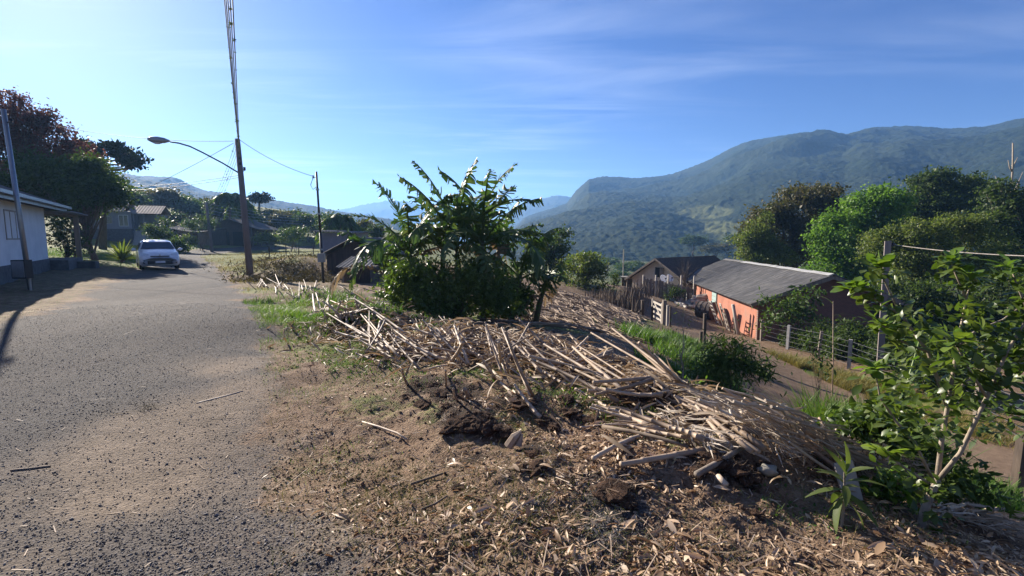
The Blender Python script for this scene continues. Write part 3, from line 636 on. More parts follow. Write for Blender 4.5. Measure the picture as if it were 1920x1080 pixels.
# dead bare trunk
r_ = np.random.default_rng(70); b = onground(1893, 600, 48); root = empty('dead_tree', 'bare grey dead tree standing above the dark crowns', 'tree', b)
tp = D(1899, 268, 48) - b; mb = MB(); tr = limbs(mb, (0, 0, 0), tp, [], .2, r_, 8, .01)
for (px, py, s) in [(1866,330,.66),(1874,348,.62),(1918,322,.72),(1912,340,.64),(1880,352,.58),(1890,300,.85),(1908,295,.88)]:
    e = D(px, py, 48) - b; s0 = tp * s; mb.tube([s0, (s0 + e) / 2 + np.array([0, 0, -.2]), e], [.09, .06, .025], 5)
obj('trunk', mb.mesh('trunk', smooth=True), M_BARKP, root)
for k, (px, py, t, w, h, lf, lab) in enumerate([(300,436,50,20,22,L_DARK,'dark bush between the grey house stairs and the shed'),(332,462,46,13,12,L_MID,'low leafy bush at the roadside behind the car'),(378,420,60,22,16,L_MID,'leafy bush growing over the lean to roof'),(352,452,56,10,8,L_OLIVE,'small light green bush before the long shed'),(545,440,60,22,14,L_MID,'round bush at the edge of the far mown field'),(510,448,62,26,8,L_OLIVE,'low hedge like bush along the far field')]):
    px_tree('roadside_bush', lab, 'bush', px, t, [(px,py,w,h,0),(px-w*.5,py+h*.4,w*.6,h*.6,0),(px+w*.5,py+h*.3,w*.6,h*.6,.3)], lf, .17, 150, 20, .25, 190+k, basepx=py+18, r0=.05, nlimb=8, stems=2, shell=.25, trunk=.5)
# conifers and bushes on the pasture below the mountain
for i, (px, py, t, s) in enumerate([(1175,512,150,5),(1190,508,160,4),(1205,512,150,4),(1160,520,120,3),(1300,470,230,8),(1340,478,220,9),(1140,498,180,5),(1385,470,210,8)]):
    o = copy_tree(_kinds[i % 3]); b = onground(px, py + 6, t); b[2] = D(px, py + 8, t)[2]; o.location = b; o.scale = (s * .5, s * .5, s / 4.6); o.rotation_euler = (0, 0, i)
    o['label'] = 'small dark bush dotted on the far pasture below the mountain'; o['group'] = 'bushes dotted on the far pasture'
# ================================================================ buildings
M_WHITE = mat_rough('white_plaster', (.68,.69,.70), (.84,.84,.84), 1.4, .9, .15, .01)
M_CREAM = mat_rough('cream_plaster', (.44,.37,.29), (.62,.54,.44), 1.6, .9, .2, .01)
M_ORANGE = mat_rough('orange_plaster', (.22,.095,.066), (.38,.155,.10), .8, .85, .3, .01, c3=(.29,.165,.125))
M_FIBRO = mat_rough('fibre_cement_roof', (.055,.055,.057), (.13,.127,.122), 1.1, .9, .3, .01, c3=(.25,.24,.22), stretch=(1, 6, 1))
M_FIBROL = mat_rough('pale_ridge_cap', (.22,.22,.22), (.36,.36,.35), 2, .85, .3, .01)
M_WOOD = mat_rough('weathered_wood', (.13,.105,.085), (.27,.225,.185), 7, .85, .5, .008, stretch=(1, 1, .2))
M_WOODD = mat_rough('dark_wood', (.05,.038,.030), (.12,.09,.07), 7, .85, .5, .008, stretch=(1, 1, .2))
M_WOODP = mat_rough('grey_pale_wood', (.30,.27,.23), (.50,.45,.39), 7, .85, .4, .008, stretch=(1, 1, .2))
M_STONE = mat_rough('dark_foundation', (.07,.07,.075), (.15,.15,.155), 5, .9, .5, .02)
M_CONC = mat_rough('concrete', (.24,.235,.23), (.38,.37,.36), 8, .9, .4, .008)
M_GLASS = mat_plain('window_glass', (.03,.04,.05), .08, 0, .6)
M_METAL = mat_plain('galvanised_metal', (.30,.31,.33), .4, .8)
M_DARKM = mat_plain('dark_metal', (.03,.03,.032), .5, .3)
M_GREYH = mat_rough('grey_painted_wall', (.20,.21,.24), (.28,.29,.32), 3, .9, .2, .01)
M_TILE = mat_rough('old_tile_roof', (.16,.13,.11), (.26,.22,.19), 3, .9, .5, .03)
M_VOID = mat_plain('dark_interior', (.012,.012,.013), .9)
M_CYAN = mat_rough('pale_green_shutter', (.22,.31,.30), (.32,.42,.40), 6, .7, .3, .005)
def mat_brick():
    m, nt, out = newmat('red_brick'); mp = N(nt, 'ShaderNodeMapping'); mp.inputs['Rotation'].default_value = (math.pi / 2, 0, 0); nt.links.new(coord(nt), mp.inputs[0])
    b = N(nt, 'ShaderNodeTexBrick', Scale=4.0); b.inputs['Color1'].default_value = (.22,.085,.055,1); b.inputs['Color2'].default_value = (.16,.065,.045,1); b.inputs['Mortar'].default_value = (.16,.13,.11,1); b.inputs['Mortar Size'].default_value = .025
    nt.links.new(mp.outputs[0], b.inputs['Vector']); p = N(nt, 'ShaderNodeBsdfPrincipled', Roughness=.9); nt.links.new(b.outputs['Color'], p.inputs['Base Color'])
    nt.links.new(bumpn(nt, b.outputs['Fac'], -.5, .01), p.inputs['Normal']); nt.links.new(p.outputs[0], out.inputs[0]); return m
M_BRICK = mat_brick()
def rot2(dirx): return math.atan2(dirx[1], dirx[0])
def tolocal(o, dirx):
    a = rot2(dirx); c, s = math.cos(a), math.sin(a)
    return lambda p: np.array([(p[0]-o[0])*c + (p[1]-o[1])*s, -(p[0]-o[0])*s + (p[1]-o[1])*c, p[2]-o[2]])
def corr_sheet(x0, x1, f, n=None, period=.177, amp=.022, rows=2, thick=.012, jag=0.0, r=None):
    """corrugated sheet: f(u, v) with u along x in 0..1 across corrugations and v down the slope -> (x,y,z)"""
    L = x1 - x0; n = n or int(L / period * 4); us = np.linspace(0, 1, n + 1); vs = np.linspace(0, 1, rows + 1); V = []
    for v in vs:
        for u in us:
            x, y, z = f(u, v); V.append((x, y, z + amp * math.sin(2 * math.pi * L * u / period)))
    F = [(j*(n+1)+i, j*(n+1)+i+1, (j+1)*(n+1)+i+1, (j+1)*(n+1)+i) for j in range(rows) for i in range(n)]
    k = len(V); V += [(x, y, z - thick) for x, y, z in V]; F += [tuple(q + k for q in reversed(f_)) for f_ in F]
    for i in range(n):
        a = rows*(n+1)+i; F.append((a, a+1, a+1+k, a+k)); F.append((i+1, i, i+k, i+1+k))
    for j in range(rows):
        a = j*(n+1); F.append((a, a+n+1, a+n+1+k, a+k)); a += n; F.append((a+n+1, a, a+k, a+n+1+k))
    return V, F
def window(parent, x0, x1, z0, z1, y, fm, pm, depth=.06, mull=1, sign=1):
    """a framed window standing 2 cm proud of a wall whose outside faces -y*sign"""
    t = .05; f = MB(); ya, yb = (y - .02 * sign, y + depth * sign); ya, yb = min(ya, yb), max(ya, yb)
    f.box(x0, x0+t, ya, yb, z0, z1).box(x1-t, x1, ya, yb, z0, z1).box(x0+t, x1-t, ya, yb, z0, z0+t).box(x0+t, x1-t, ya, yb, z1-t, z1)
    for k in range(mull):
        xm = x0 + (x1-x0)*(k+1)/(mull+1); f.box(xm-.02, xm+.02, ya+.004, yb-.004, z0+t, z1-t)
    w = obj('window', f.mesh('window'), fm, parent)
    ym = (ya + yb) / 2; obj('pane', MB().box(x0+t, x1-t, ym-.008, ym+.008, z0+t, z1-t).mesh('pane'), pm, w); return w

# ---- white house on the left (long wall along the road)
o = np.array([-19.2, 19.9, .22]); dx = (.564, -.826); H = empty('white_house', 'white plastered house with grey roof, dark base and open side porch', 'house', o, rot2(dx))
obj('wall', MB().box(0, 9.5, 0, -7, .55, 2.72).prism([(0, -7), (9.5, -7), (9.5, 0), (0, 0)], 2.72, 2.74).mesh('wall'), M_WHITE, H)
obj('foundation', MB().box(-.03, 9.5, .03, -7, -1.2, .548).mesh('foundation'), M_STONE, H)
obj('gable', MB().add([(.05,0,2.745),(.05,-7,2.745),(.05,-3.5,4.2),(.15,0,2.745),(.15,-7,2.745),(.15,-3.5,4.2)], [(0,1,2),(3,5,4),(0,2,5,3),(2,1,4,5),(1,0,3,4)]).mesh('gable'), M_WHITE, H)
rf = MB()
rf.add(*corr_sheet(-1.35, 10, lambda u, v: (-1.35 + 11.35*u, -3.5 + 4.1*v, 4.35 - 1.58*v), rows=3)); rf.add(*corr_sheet(-1.35, 10, lambda u, v: (-1.35 + 11.35*u, -3.5 - 4.1*v, 4.35 - 1.58*v), rows=3))
R_ = obj('roof', rf.mesh('roof', smooth=False), M_FIBRO, H)
obj('gutter', MB().beam((-1.35, .63, 2.70), (10, .63, 2.70), .11, .10).beam((-1.35, .50, 2.64), (10, .50, 2.64), .03, .2).mesh('gutter'), M_METAL, R_)
obj('soffit', MB().box(-1.3, 9.9, .02, .48, 2.60, 2.62).mesh('soffit'), M_WOODD, R_)
window(H, 3.6, 5.5, 1.35, 2.32, 0, M_WOODP, M_GLASS, .05, 2, -1)
P_ = obj('porch', MB().box(-3.6, -.035, -4, .6, .38, .48).box(-3.6, -.035, .02, .60, -1.0, .378).mesh('porch'), M_STONE, H)
for y in (.5, -3.8):
    obj('pillar', MB().box(-3.55, -3.37, y-.09, y+.09, .482, 2.40).mesh('pillar'), M_WOOD, P_)
obj('porch_roof', MB().add(*corr_sheet(-3.9, .0, lambda u, v: (-3.95 + 3.9*u, -4.2 + 5.1*v, 2.62 - .12*v), rows=1)).mesh('porch_roof'), M_FIBROL, P_)
obj('porch_beam', MB().box(-3.8, -.02, .42, .56, 2.405, 2.46).box(-3.6,-3.45,-4,.418,2.405,2.46).mesh('porch_beam'), M_WOOD, P_)
# low wall of stone in front of the porch
q = np.array([*onground(140, 508, 22)]); st = MB().beam((-1.2,0,.05), (.9,0,.05), .3, .4)
o_ = single('stone_wall', 'low dark stone wall edging the lawn beside the porch', 'wall', st.mesh('stone_wall'), M_STONE, q); o_.rotation_euler = (0, 0, math.radians(15))

# ---- grey house on stilts behind the lawn
o = onground(222, 452, 56); dx = (.9, .43); H = empty('grey_house', 'grey house with gabled roofs raised on a stone basement with front stairs', 'house', o, rot2(dx))
obj('wall', MB().box(-3.2, 1.4, 0, 6, 1.5, 3.6).mesh('wall'), M_GREYH, H); obj('basement', MB().box(-3.2, 1.4, .05, 6, -1.5, 1.498).mesh('basement'), M_STONE, H)
obj('porch_block', MB().box(1.4, 3.9, .3, 6, -1, 1.3).box(1.45, 1.6, .35, .5, 1.3, 3.3).box(3.7, 3.85, .35, .5, 1.3, 3.3).box(2.4, 2.55, .35, .5, 1.3, 3.3).box(1.45, 3.85, 3, 5.9, 1.3, 3.3).mesh('porch_block'), M_GREYH, H)
def gable_roof(x0, x1, ym, hw, zr, ze, per=.3):
    m = MB()
    for s in (-1, 1): m.add(*corr_sheet(x0, x1, lambda u, v, s=s: (x0 + (x1-x0)*u, ym + s*hw*v, zr - (zr-ze)*v), rows=2, period=per))
    return m
obj('roof', gable_roof(-3.7, .9, 3, 3.5, 5.0, 3.5).mesh('roof'), M_TILE, H); obj('porch_roof', gable_roof(1.0, 4.3, 3, 3.3, 4.4, 3.3).mesh('porch_roof'), M_TILE, H)
window(H, -1.2, -.4, 2.1, 2.9, 0, M_WOODP, M_GLASS, .05, 1, -1); window(H, .2, 1.1, 1.8, 3.1, 0, M_WHITE, M_GLASS, .05, 1, -1); 
st = MB()
for k in range(8): st.box(1.7, 2.9, -.28*k-.0, -.28*k+.28, -1.2, 1.15-.19*k)
obj('stairs', st.mesh('stairs'), M_CONC, H)
obj('stair_side', MB().prism([(0,0),(1,0)] and [(3.0,.25),(3.0,-2.4),(3.14,-2.4),(3.14,.25)], -1.2, -.2).mesh('stair_side'), M_WHITE, H)
ra = MB()
for k in range(9): ra.beam((1.6+.28*k, .34, 1.32), (1.6+.28*k, .34, 2.2), .03, .03)
ra.beam((1.5,.34,2.2),(3.9,.34,2.2),.05,.05).beam((1.5,.34,1.7),(3.9,.34,1.7),.04,.04); obj('railing', ra.mesh('railing'), M_WOODD, H)
# ---- pale roofed house far behind
o = onground(378, 440, 92); H = empty('far_house', 'hazy house with a pale broad hip roof above the barn', 'house', o, math.radians(-8))
obj('wall', MB().box(-3.6, 4.6, 0, 7, -2, 3.6).mesh('wall'), M_CREAM, H)
obj('roof', MB().add([(-4.4,-.7,3.3),(5.4,-.7,3.3),(5.4,7.7,3.3),(-4.4,7.7,3.3),(-2,3.5,5.2),(3,3.5,5.2)],[(0,1,5,4),(1,2,5),(2,3,4,5),(3,0,4),(0,3,2,1)]).mesh('roof'), M_FIBROL, H)
# ---- barn at the road bend
o = onground(430, 466, 68); H = empty('brown_barn', 'brown open fronted barn with gable roof at the road bend', 'barn', o, math.radians(6))
def gable_walls(x0, x1, y0, y1, zb, ze, zr):
    xm = (x0+x1)/2; return MB().add([(x0,y0,zb),(x1,y0,zb),(x1,y0,ze),(xm,y0,zr),(x0,y0,ze),(x0,y1,zb),(x1,y1,zb),(x1,y1,ze),(xm,y1,zr),(x0,y1,ze)],[(0,1,2,3,4),(9,8,7,6,5),(1,6,7,2),(5,0,4,9),(2,7,8,3),(3,8,9,4),(0,5,6,1)])
obj('wall', gable_walls(-2.6, 3.2, 0, 8, -1, 2.5, 3.6).mesh('wall'), M_WOODD, H)
obj('doorway', MB().box(-2.1, .1, -.04, -.004, -.3, 1.9).mesh('doorway'), M_VOID, H); obj('doorway', MB().box(.6, 2.6, -.04, -.004, -.3, 1.9).mesh('doorway'), M_VOID, H)
m = MB()
for s in (-1, 1): m.add(*corr_sheet(0, 9, lambda u, v, s=s: (.3 + s*3.9*v, -.7 + 9*u, 3.72 - 1.45*v), rows=1, period=.4))
obj('roof', m.mesh('roof'), M_FIBRO, H)
o = onground(362, 464, 66); H = empty('lean_to_shed', 'long low dark shed with sagging roof joined to the barn', 'shed', o, math.radians(-14))
obj('wall', MB().box(-2.6, 3.0, 0, 4, -1, 1.9).mesh('wall'), M_WOODD, H); obj('plank_wall', MB().box(1.0, 2.95, -.06, -.004, -.5, 1.6).mesh('plank_wall'), M_WOOD, H)
obj('roof', MB().add(*corr_sheet(-3, 3.2, lambda u, v: (-3 + 6.2*u, 4.3 - 5.2*v, 2.95 - .8*v - .25*math.sin(math.pi*u) - .55*u), rows=2, period=.4)).mesh('roof'), M_FIBRO, H)

# ---- brown wooden sheds left of the bananas
o = onground(655, 528, 27); H = empty('wooden_shed', 'brown wooden shed with a pitched sheet roof behind the thin service pole', 'shed', o, math.radians(-3))
obj('wall', gable_walls(-1.25, 1.9, 0, 5, -1.5, 1.15, 1.98).mesh('wall'), M_WOODD, H)
m = MB()
for s, e in ((-1, 1.95), (1, 1.9)): m.add(*corr_sheet(0, 6, lambda u, v, s=s, e=e: (.4 + s*e*v, -.4 + 6*u, 2.16 - .98*v), rows=1))
obj('roof', m.mesh('roof'), M_FIBRO, H)
o = onground(638, 520, 33); H = empty('flat_shed', 'low grey shed with a nearly flat roof behind the brown shed', 'shed', o, math.radians(2))
obj('wall', MB().box(-1.2, 1.2, 0, 3, -1.5, 1.85).mesh('wall'), M_GREYH, H); obj('roof', MB().add(*corr_sheet(-1.6, 1.6, lambda u, v: (-1.6 + 3.2*u, 3.3 - 3.8*v, 2.05 - .1*v - .12*u), rows=1)).mesh('roof'), M_FIBRO, H)
o = onground(662, 533, 22.5); H = empty('poultry_shed', 'tiny low hut with corrugated roof half hidden by banana leaves', 'shed', o, math.radians(4))
obj('wall', MB().box(-.45, .8, 0, 2, -1.2, .72).mesh('wall'), M_WOODD, H); obj('post', MB().box(-.40,-.30,-.45,-.35,-1.2,.68).mesh('post'), M_WOOD, H); obj('roof', MB().add(*corr_sheet(-.6, .95, lambda u, v: (-.6 + 1.55*u, 2.2 - 2.8*v, 1.18 - .38*v), rows=1)).mesh('roof'), M_FIBRO, H)

# ---- orange house
ox, oy = 14.15, 27.3; A0 = (.1279, .9918)        # direction along the orange wall, away from the road
o = np.array([ox, oy, -4.0]); H = empty('orange_house', 'low orange walled house with long corrugated fibre cement roof and brick gable', 'house', o, rot2(A0) - math.pi / 2)
# local: y along the wall away from viewer, x to the right across the gable
WB, WE, WR, HW = -1.2, 2.02, 3.42, 3.65
obj('wall', MB().box(0, .18, .2, 14.1, WB, WE - .02).mesh('wall'), M_ORANGE, H)
obj('brick_gable', MB().add([(0,0,WB),(2*HW,0,WB),(2*HW,0,WE),(HW,0,WR),(0,0,WE-.02),(0,.198,WB),(2*HW,.198,WB),(2*HW,.198,WE),(HW,.198,WR),(0,.198,WE-.02)],[(0,1,2,3,4),(9,8,7,6,5),(1,6,7,2),(5,0,4,9),(2,7,8,3),(3,8,9,4),(0,5,6,1)]).mesh('brick_gable'), M_BRICK, H)
obj('rear_wall', MB().box(2*HW-.18, 2*HW, .2, 14.1, WB, WE-.02).box(.18, 2*HW-.18, 13.92, 14.1, WB, WE-.02).mesh('rear_wall'), M_BRICK, H)
rl = MB(); L_ = 19.2; rw = np.random.default_rng(8)
for k in range(4):    # three courses of overlapping sheets down each slope
    a, b_ = k/4, (k+1)/4 + (.02 if k < 3 else 0)
    rl.add(*corr_sheet(0, L_, lambda u, v, a=a, b_=b_, k=k: (HW - (HW+.62)*(a+(b_-a)*v), -.55 + L_*u, WR + .2 - (WR+.2-1.93)*(a+(b_-a)*v) - .014*k + .02*math.sin(u*9+k) - .05*math.sin(math.pi*u)), rows=2, period=.177, amp=.026))
rl.add(*corr_sheet(0, L_, lambda u, v: (HW + (HW+.62)*v, -.55 + L_*u, WR + .2 - (WR+.2-1.93)*v), rows=2))
RO = obj('roof', rl.mesh('roof'), M_FIBRO, H)
for k in range(16):
    y0 = -.5 + k*1.19; cap = MB(); hh = WR + .255 + .01*math.sin(k*2.1)
    cap.add([(HW-.26,y0,hh-.10),(HW,y0,hh),(HW+.26,y0,hh-.10),(HW-.26,y0+1.17,hh-.10),(HW,y0+1.17,hh),(HW+.26,y0+1.17,hh-.10),(HW-.26,y0,hh-.115),(HW,y0,hh-.015),(HW+.26,y0,hh-.115),(HW-.26,y0+1.17,hh-.115),(HW,y0+1.17,hh-.015),(HW+.26,y0+1.17,hh-.115)],
            [(0,1,4,3),(1,2,5,4),(9,10,7,6),(10,11,8,7),(0,6,7,1),(1,7,8,2),(3,4,10,9),(4,5,11,10),(0,3,9,6),(2,8,11,5)])
    obj('ridge_cap', cap.mesh('ridge_cap'), M_FIBROL if k < 12 else M_FIBRO, RO)
ba = MB()
for s in (-1, 1): ba.beam((HW + s*(HW+.58), -.5, 1.83), (HW, -.5, WR + .04), .05, .2)
obj('bargeboard', ba.mesh('bargeboard'), M_WOOD, RO)
raf = MB()
for k in range(14): raf.beam((-.5, .5+1.4*k, 1.83), (-.02, .5+1.4*k, 2.0), .06, .1)
raf.beam((-.44,-.45,1.80),(-.44,18.5,1.78),.08,.08); obj('rafter', raf.mesh('rafter'), M_WOODD, RO)
sh = MB(); sh.box(-.05, -.002, 7.95, 9.15, .62, 1.86); WN = obj('window', sh.mesh('window'), M_WOOD, H)
pv_ = MB()
for k in range(4): pv_.box(-.075, -.052, 8.0, 9.1, .68+.29*k, .94+.29*k)
obj('shutter', pv_.mesh('shutter'), M_CYAN, WN)
obj('plank_wall', MB().box(.4, .52, 14.3, 18.2, WB, 1.75).mesh('plank_wall'), M_WOODP, H)
OH = Matrix.Translation(Vector(o)) @ Matrix.Rotation(rot2(A0) - math.pi/2, 4, 'Z')
def oh(x, y, z=0):
    p = OH @ Vector((x, y, 0)); p.z = gz(p.x, p.y) + z; return np.array(p)
OHR = rot2(A0) - math.pi / 2
# frames leaning on the orange wall
def ladder_frame(w, h, nb, mt_, diag=False):
    m = MB(); m.beam((0,0,0),(0,0,h),.07,.05,(1,0,0)); m.beam((w,0,0),(w,0,h),.07,.05,(1,0,0))
    for k in range(nb): z = .12 + (h-.24)*k/(nb-1); m.beam((.036,.0,z),(w-.036,.0,z),.03,.09,(0,0,1))
    if diag: m.beam((0.04,-.034,.15),(w-.04,-.034,h-.2),.03,.08)
    return m
def lean(name, label, cat, me, mt_, x, y, tilt, rz=0, z=0.0):
    p = oh(x, y, z); ob = single(name, label, cat, me, mt_, p); ob.rotation_euler = (tilt, 0, OHR + math.pi/2 + rz); return ob
lean('slatted_frame', 'pale slatted wooden frame leaning on the orange wall right of the drum', 'frame', ladder_frame(.72, 1.75, 6, M_WOODP).mesh('slatted_frame'), M_WOODP, -.72, 4.55, -.38)
lean('dark_plank', 'dark upright plank leaning between the wooden frames on the orange wall', 'plank', MB().beam((0,0,0),(0,0,1.75),.3,.05,(0,1,0)).mesh('dark_plank'), M_WOODD, -.62, 4.1, -.33)
lean('wooden_door', 'weathered narrow door leaning on the orange wall beside the slatted frame', 'door', MB().box(0,.42,-.02,.02,0,1.7).mesh('wooden_door'), M_WOODP, -.55, 3.45, -.3)
lean('spare_gate', 'tall open wooden frame leaning at the near end of the orange wall', 'gate', ladder_frame(.85, 1.6, 5, M_WOOD, True).mesh('spare_gate'), M_WOOD, -.8, 2.0, -.3)
lean('round_log', 'thick pale log standing against the orange wall near its corner', 'log', MB().tube([(0,0,-.2),(0.02,0,.9),(0.03,0,1.9)], [.11,.10,.095], 10).mesh('round_log', smooth=True), M_WOODP, -.55, 1.35, -.22)
lean('square_post', 'square grey post standing beside the thick pale log', 'post', MB().beam((0,0,-.2),(0,0,1.75),.13,.13).mesh('square_post'), M_WOOD, -.62, 1.75, -.1)
p = oh(-1.15, 6.4); dr = MB(); dr.tube([(-.55,0,0),(.55,0,0)], .62, 20); 
for k in (-.5,-.18,.18,.5): dr.tube([(k-.025,0,0),(k+.025,0,0)], .645, 20)
ob = single('rusty_drum', 'big dark round drum lying on its side against the orange wall', 'drum', dr.mesh('rusty_drum'), mat_rough('rusty_iron', (.045,.035,.03), (.12,.09,.075), 5, .8, .4, .01), p + np.array([0, 0, .58])); ob.rotation_euler = (0, 0, math.radians(-52))
# woodpile
wl = [MB().tube([(-.45,0,0),(0,.01,.01),(.45,0,0)], [rr, rr*.95, rr*1.02], 8).mesh('split_log', smooth=False) for rr in (.09,.12,.075)]
for m_ in wl: m_.materials.append(M_WOODP)
rr_ = np.random.default_rng(77); nlog = 0
for lv in range(7):
    for k in range(8 - lv):
        p = oh(-.95 + .13*lv - rr_.random()*.35, 10.9 + (k - (8-lv)/2)*.26 + rr_.normal()*.06, .08 + lv*.17 + rr_.normal()*.02)
        ob = tag(obj('split_log', wl[nlog % 3], None, None, p), 'pale split log stacked in the woodpile by the orange wall', 'log', 'split logs of the woodpile'); ob.rotation_euler = (rr_.normal()*.15, rr_.normal()*.12, OHR + rr_.normal()*.25); nlog += 1
for k in range(16):
    p = oh(-1.6 - rr_.random()*1.0, 9.6 + rr_.random()*3.2, .06); ob = tag(obj('fallen_log', wl[k % 3], None, None, p), 'pale split log fallen loose beside the woodpile on the dirt', 'log', 'split logs lying loose round the woodpile'); ob.rotation_euler = (0, rr_.normal()*.2, rr_.random()*3)
p = oh(-.5, 12.6); ob = single('white_crate', 'white slatted crate standing behind the woodpile', 'crate', ladder_frame(1.1, 1.1, 5, M_WOODP).box(.05,1.05,.03,.5,0,.9).mesh('white_crate'), M_WHITE, p); ob.rotation_euler = (-.1, 0, OHR + math.pi/2)

# ---- cream house behind with satellite dishes
gx_, gy_ = 13.7, 44.8; dR = (.795, .607)
o = np.array([gx_, gy_, -3.35]); H = empty('cream_house', 'cream plastered house with steep dark gable roof and wooden attic window', 'house', o, rot2(dR) - math.pi/2 + math.pi/2)
# local x along ridge (to the right and away), y across (towards the left, away)
ev, rz_, hw = 1.12, 3.0, 3.0
obj('wall', MB().add([(0,-hw,-1),(0,hw,-1),(0,hw,ev),(0,0,rz_),(0,-hw,ev),(9,-hw,-1),(9,hw,-1),(9,hw,ev),(9,0,rz_),(9,-hw,ev)],[(4,3,2,1,0),(5,6,7,8,9),(0,1,6,5),(1,2,7,6),(2,3,8,7),(3,4,9,8),(4,0,5,9)]).mesh('wall'), M_CREAM, H)
m = MB()
for s in (-1, 1): m.add(*corr_sheet(0, 10.2, lambda u, v, s=s: (-.6 + 10.2*u, s*(hw+.55)*v, rz_+.1 - (rz_-ev+.35)*v), rows=1))
R_ = obj('roof', m.mesh('roof'), M_WOODD, H)
obj('bargeboard', MB().beam((-.58,-(hw+.5),ev-.26),(-.58,0,rz_),.05,.16).beam((-.58,(hw+.5),ev-.26),(-.58,0,rz_),.05,.16).mesh('bargeboard'), M_WOOD, R_)
w = obj('window', MB().box(-.06,-.004,-.55,.35,1.3,2.2).mesh('window'), M_VOID, H); obj('shutter', MB().box(-.11,-.065,-.62,-.2,1.28,2.18).mesh('shutter'), M_WOOD, w)
obj('lower_window', MB().box(-.06,-.004,-1.9,-.9,-.75,.35).mesh('lower_window'), M_WHITE, H)
bars = MB()
for k in range(5): bars.box(-.08,-.062,-1.8+.2*k,-1.72+.2*k,-.7,.3)
obj('window_bars', bars.mesh('window_bars'), M_WOODD, H)
def dish(label, px, py, t, rad):
    p = D(px, py, t); root = empty('satellite_dish', label, 'satellite dish', p); V = [(0,0,0)]; n = 18
    for j in range(1, 5):
        for k in range(n): a = 2*math.pi*k/n; q = j/4*rad; V.append((q*math.cos(a), -.35*q*q/rad, q*math.sin(a)))
    F = [(0, 1+k, 1+(k+1) % n) for k in range(n)] + [(1+j*n+k, 1+j*n+n+k, 1+j*n+n+(k+1)%n, 1+j*n+(k+1)%n) for j in range(3) for k in range(n)]
    m = MB().add(V, F); me = m.mesh('reflector', smooth=True); ob = obj('reflector', me, M_WHITE, root); md = ob.modifiers.new('th', 'SOLIDIFY'); md.thickness = .015
    obj('feed_arm', MB().tube([(0,-.35*rad,-rad*.95),(0,-rad*1.0,-.1)], .02, 6).box(-.05,.05,-rad*1.0-.08,-rad*1.0+.05,-.14,-.04).mesh('feed_arm'), M_DARKM, root)
    obj('mast', MB().tube([(0,.06,0),(0,.3,-.25),(0,.3,-1.5)], .03, 6).mesh('mast'), M_METAL, root)
    root.rotation_euler = (-.45, 0, math.radians(22)); return root
dish('round satellite dish on the gable of the cream house, nearer its eave', 1243, 523, 42.5, .36); dish('round satellite dish on the gable of the cream house, nearer the orange house', 1255, 522, 42.0, .34)
o = onground(1190, 540, 50); H = empty('open_shelter', 'small open shelter with flat sheet roof left of the cream house', 'shelter', o, .2)
for x in (-.9, 1.3): obj('post', MB().box(x, x+.1, 0, .1, -.5, 1.15).mesh('post'), M_WOOD, H)
obj('roof', MB().add(*corr_sheet(-1.5, 1.8, lambda u, v: (-1.5+3.3*u, -.8+2.4*v, 1.25 - .1*v), rows=1)).mesh('roof'), M_FIBRO, H)
obj('wall', MB().box(-.9,1.4,1.2,1.3,-.5,1.1).mesh('wall'), M_WOODD, H)
# paling fence in front of the cream house
a_ = onground(1205, 552, 41); b_ = onground(1300, 548, 40); F_ = empty('paling_fence', 'grey vertical board fence in front of the cream house', 'fence', a_); dv = b_ - a_; n = 34; pl = MB(); rr_ = np.random.default_rng(4)
for k in range(n):
    q = dv * k / n; z = gz(*(a_ + q)[:2]) - a_[2]; hh = 1.35 + rr_.normal()*.06; pl.beam((q[0], q[1], z-.2), (q[0]+rr_.normal()*.02, q[1], z+hh), .115, .02, (0,1,0))
obj('boards', pl.mesh('boards'), M_WOOD, F_); obj('rail', MB().beam((0,.06,1.0),tuple(dv+np.array([0,.06,1.0])),.05,.08).mesh('rail'), M_WOODD, F_)
for k in range(5): q = dv*k/4; obj('post', MB().beam((q[0],q[1]-.07,-.2),(q[0],q[1]-.07,1.55),.12,.1).mesh('post'), M_WOODP, F_)
# a house far away on the mountain
p = D(1684, 258, 1040); H = empty('mountain_house', 'white speck of a house high on the wooded mountain', 'house', p, .3)
obj('wall', MB().box(-9, 9, 0, 8, -6, 4).mesh('wall'), M_WHITE, H); obj('roof', MB().add([(-10,-1,4),(10,-1,4),(10,9,4),(-10,9,4),(-10,4,7),(10,4,7)],[(0,1,5,4),(2,3,4,5),(1,2,5),(3,0,4),(0,3,2,1)]).mesh('roof'), M_FIBROL, H)
# ================================================================ poles, wires, lamp, car, fences
M_WIRE = mat_plain('cable_black', (.02,.02,.022), .6)
M_POLE = mat_rough('old_pole', (.15,.125,.115), (.26,.22,.20), 6, .85, .4, .006, stretch=(1,1,.15))
M_LAMP = mat_plain('lamp_grey', (.33,.34,.36), .4, .6)
def insul(mb, p, s=1.0):
    p = np.array(p); mb.tube([p + np.array([0,0,-.07*s]), p + np.array([0,0,-.02*s]), p + np.array([0,0,.0]), p + np.array([0,0,.03*s]), p + np.array([0,0,.07*s])], [.05*s,.05*s,.025*s,.05*s,.04*s], 8)
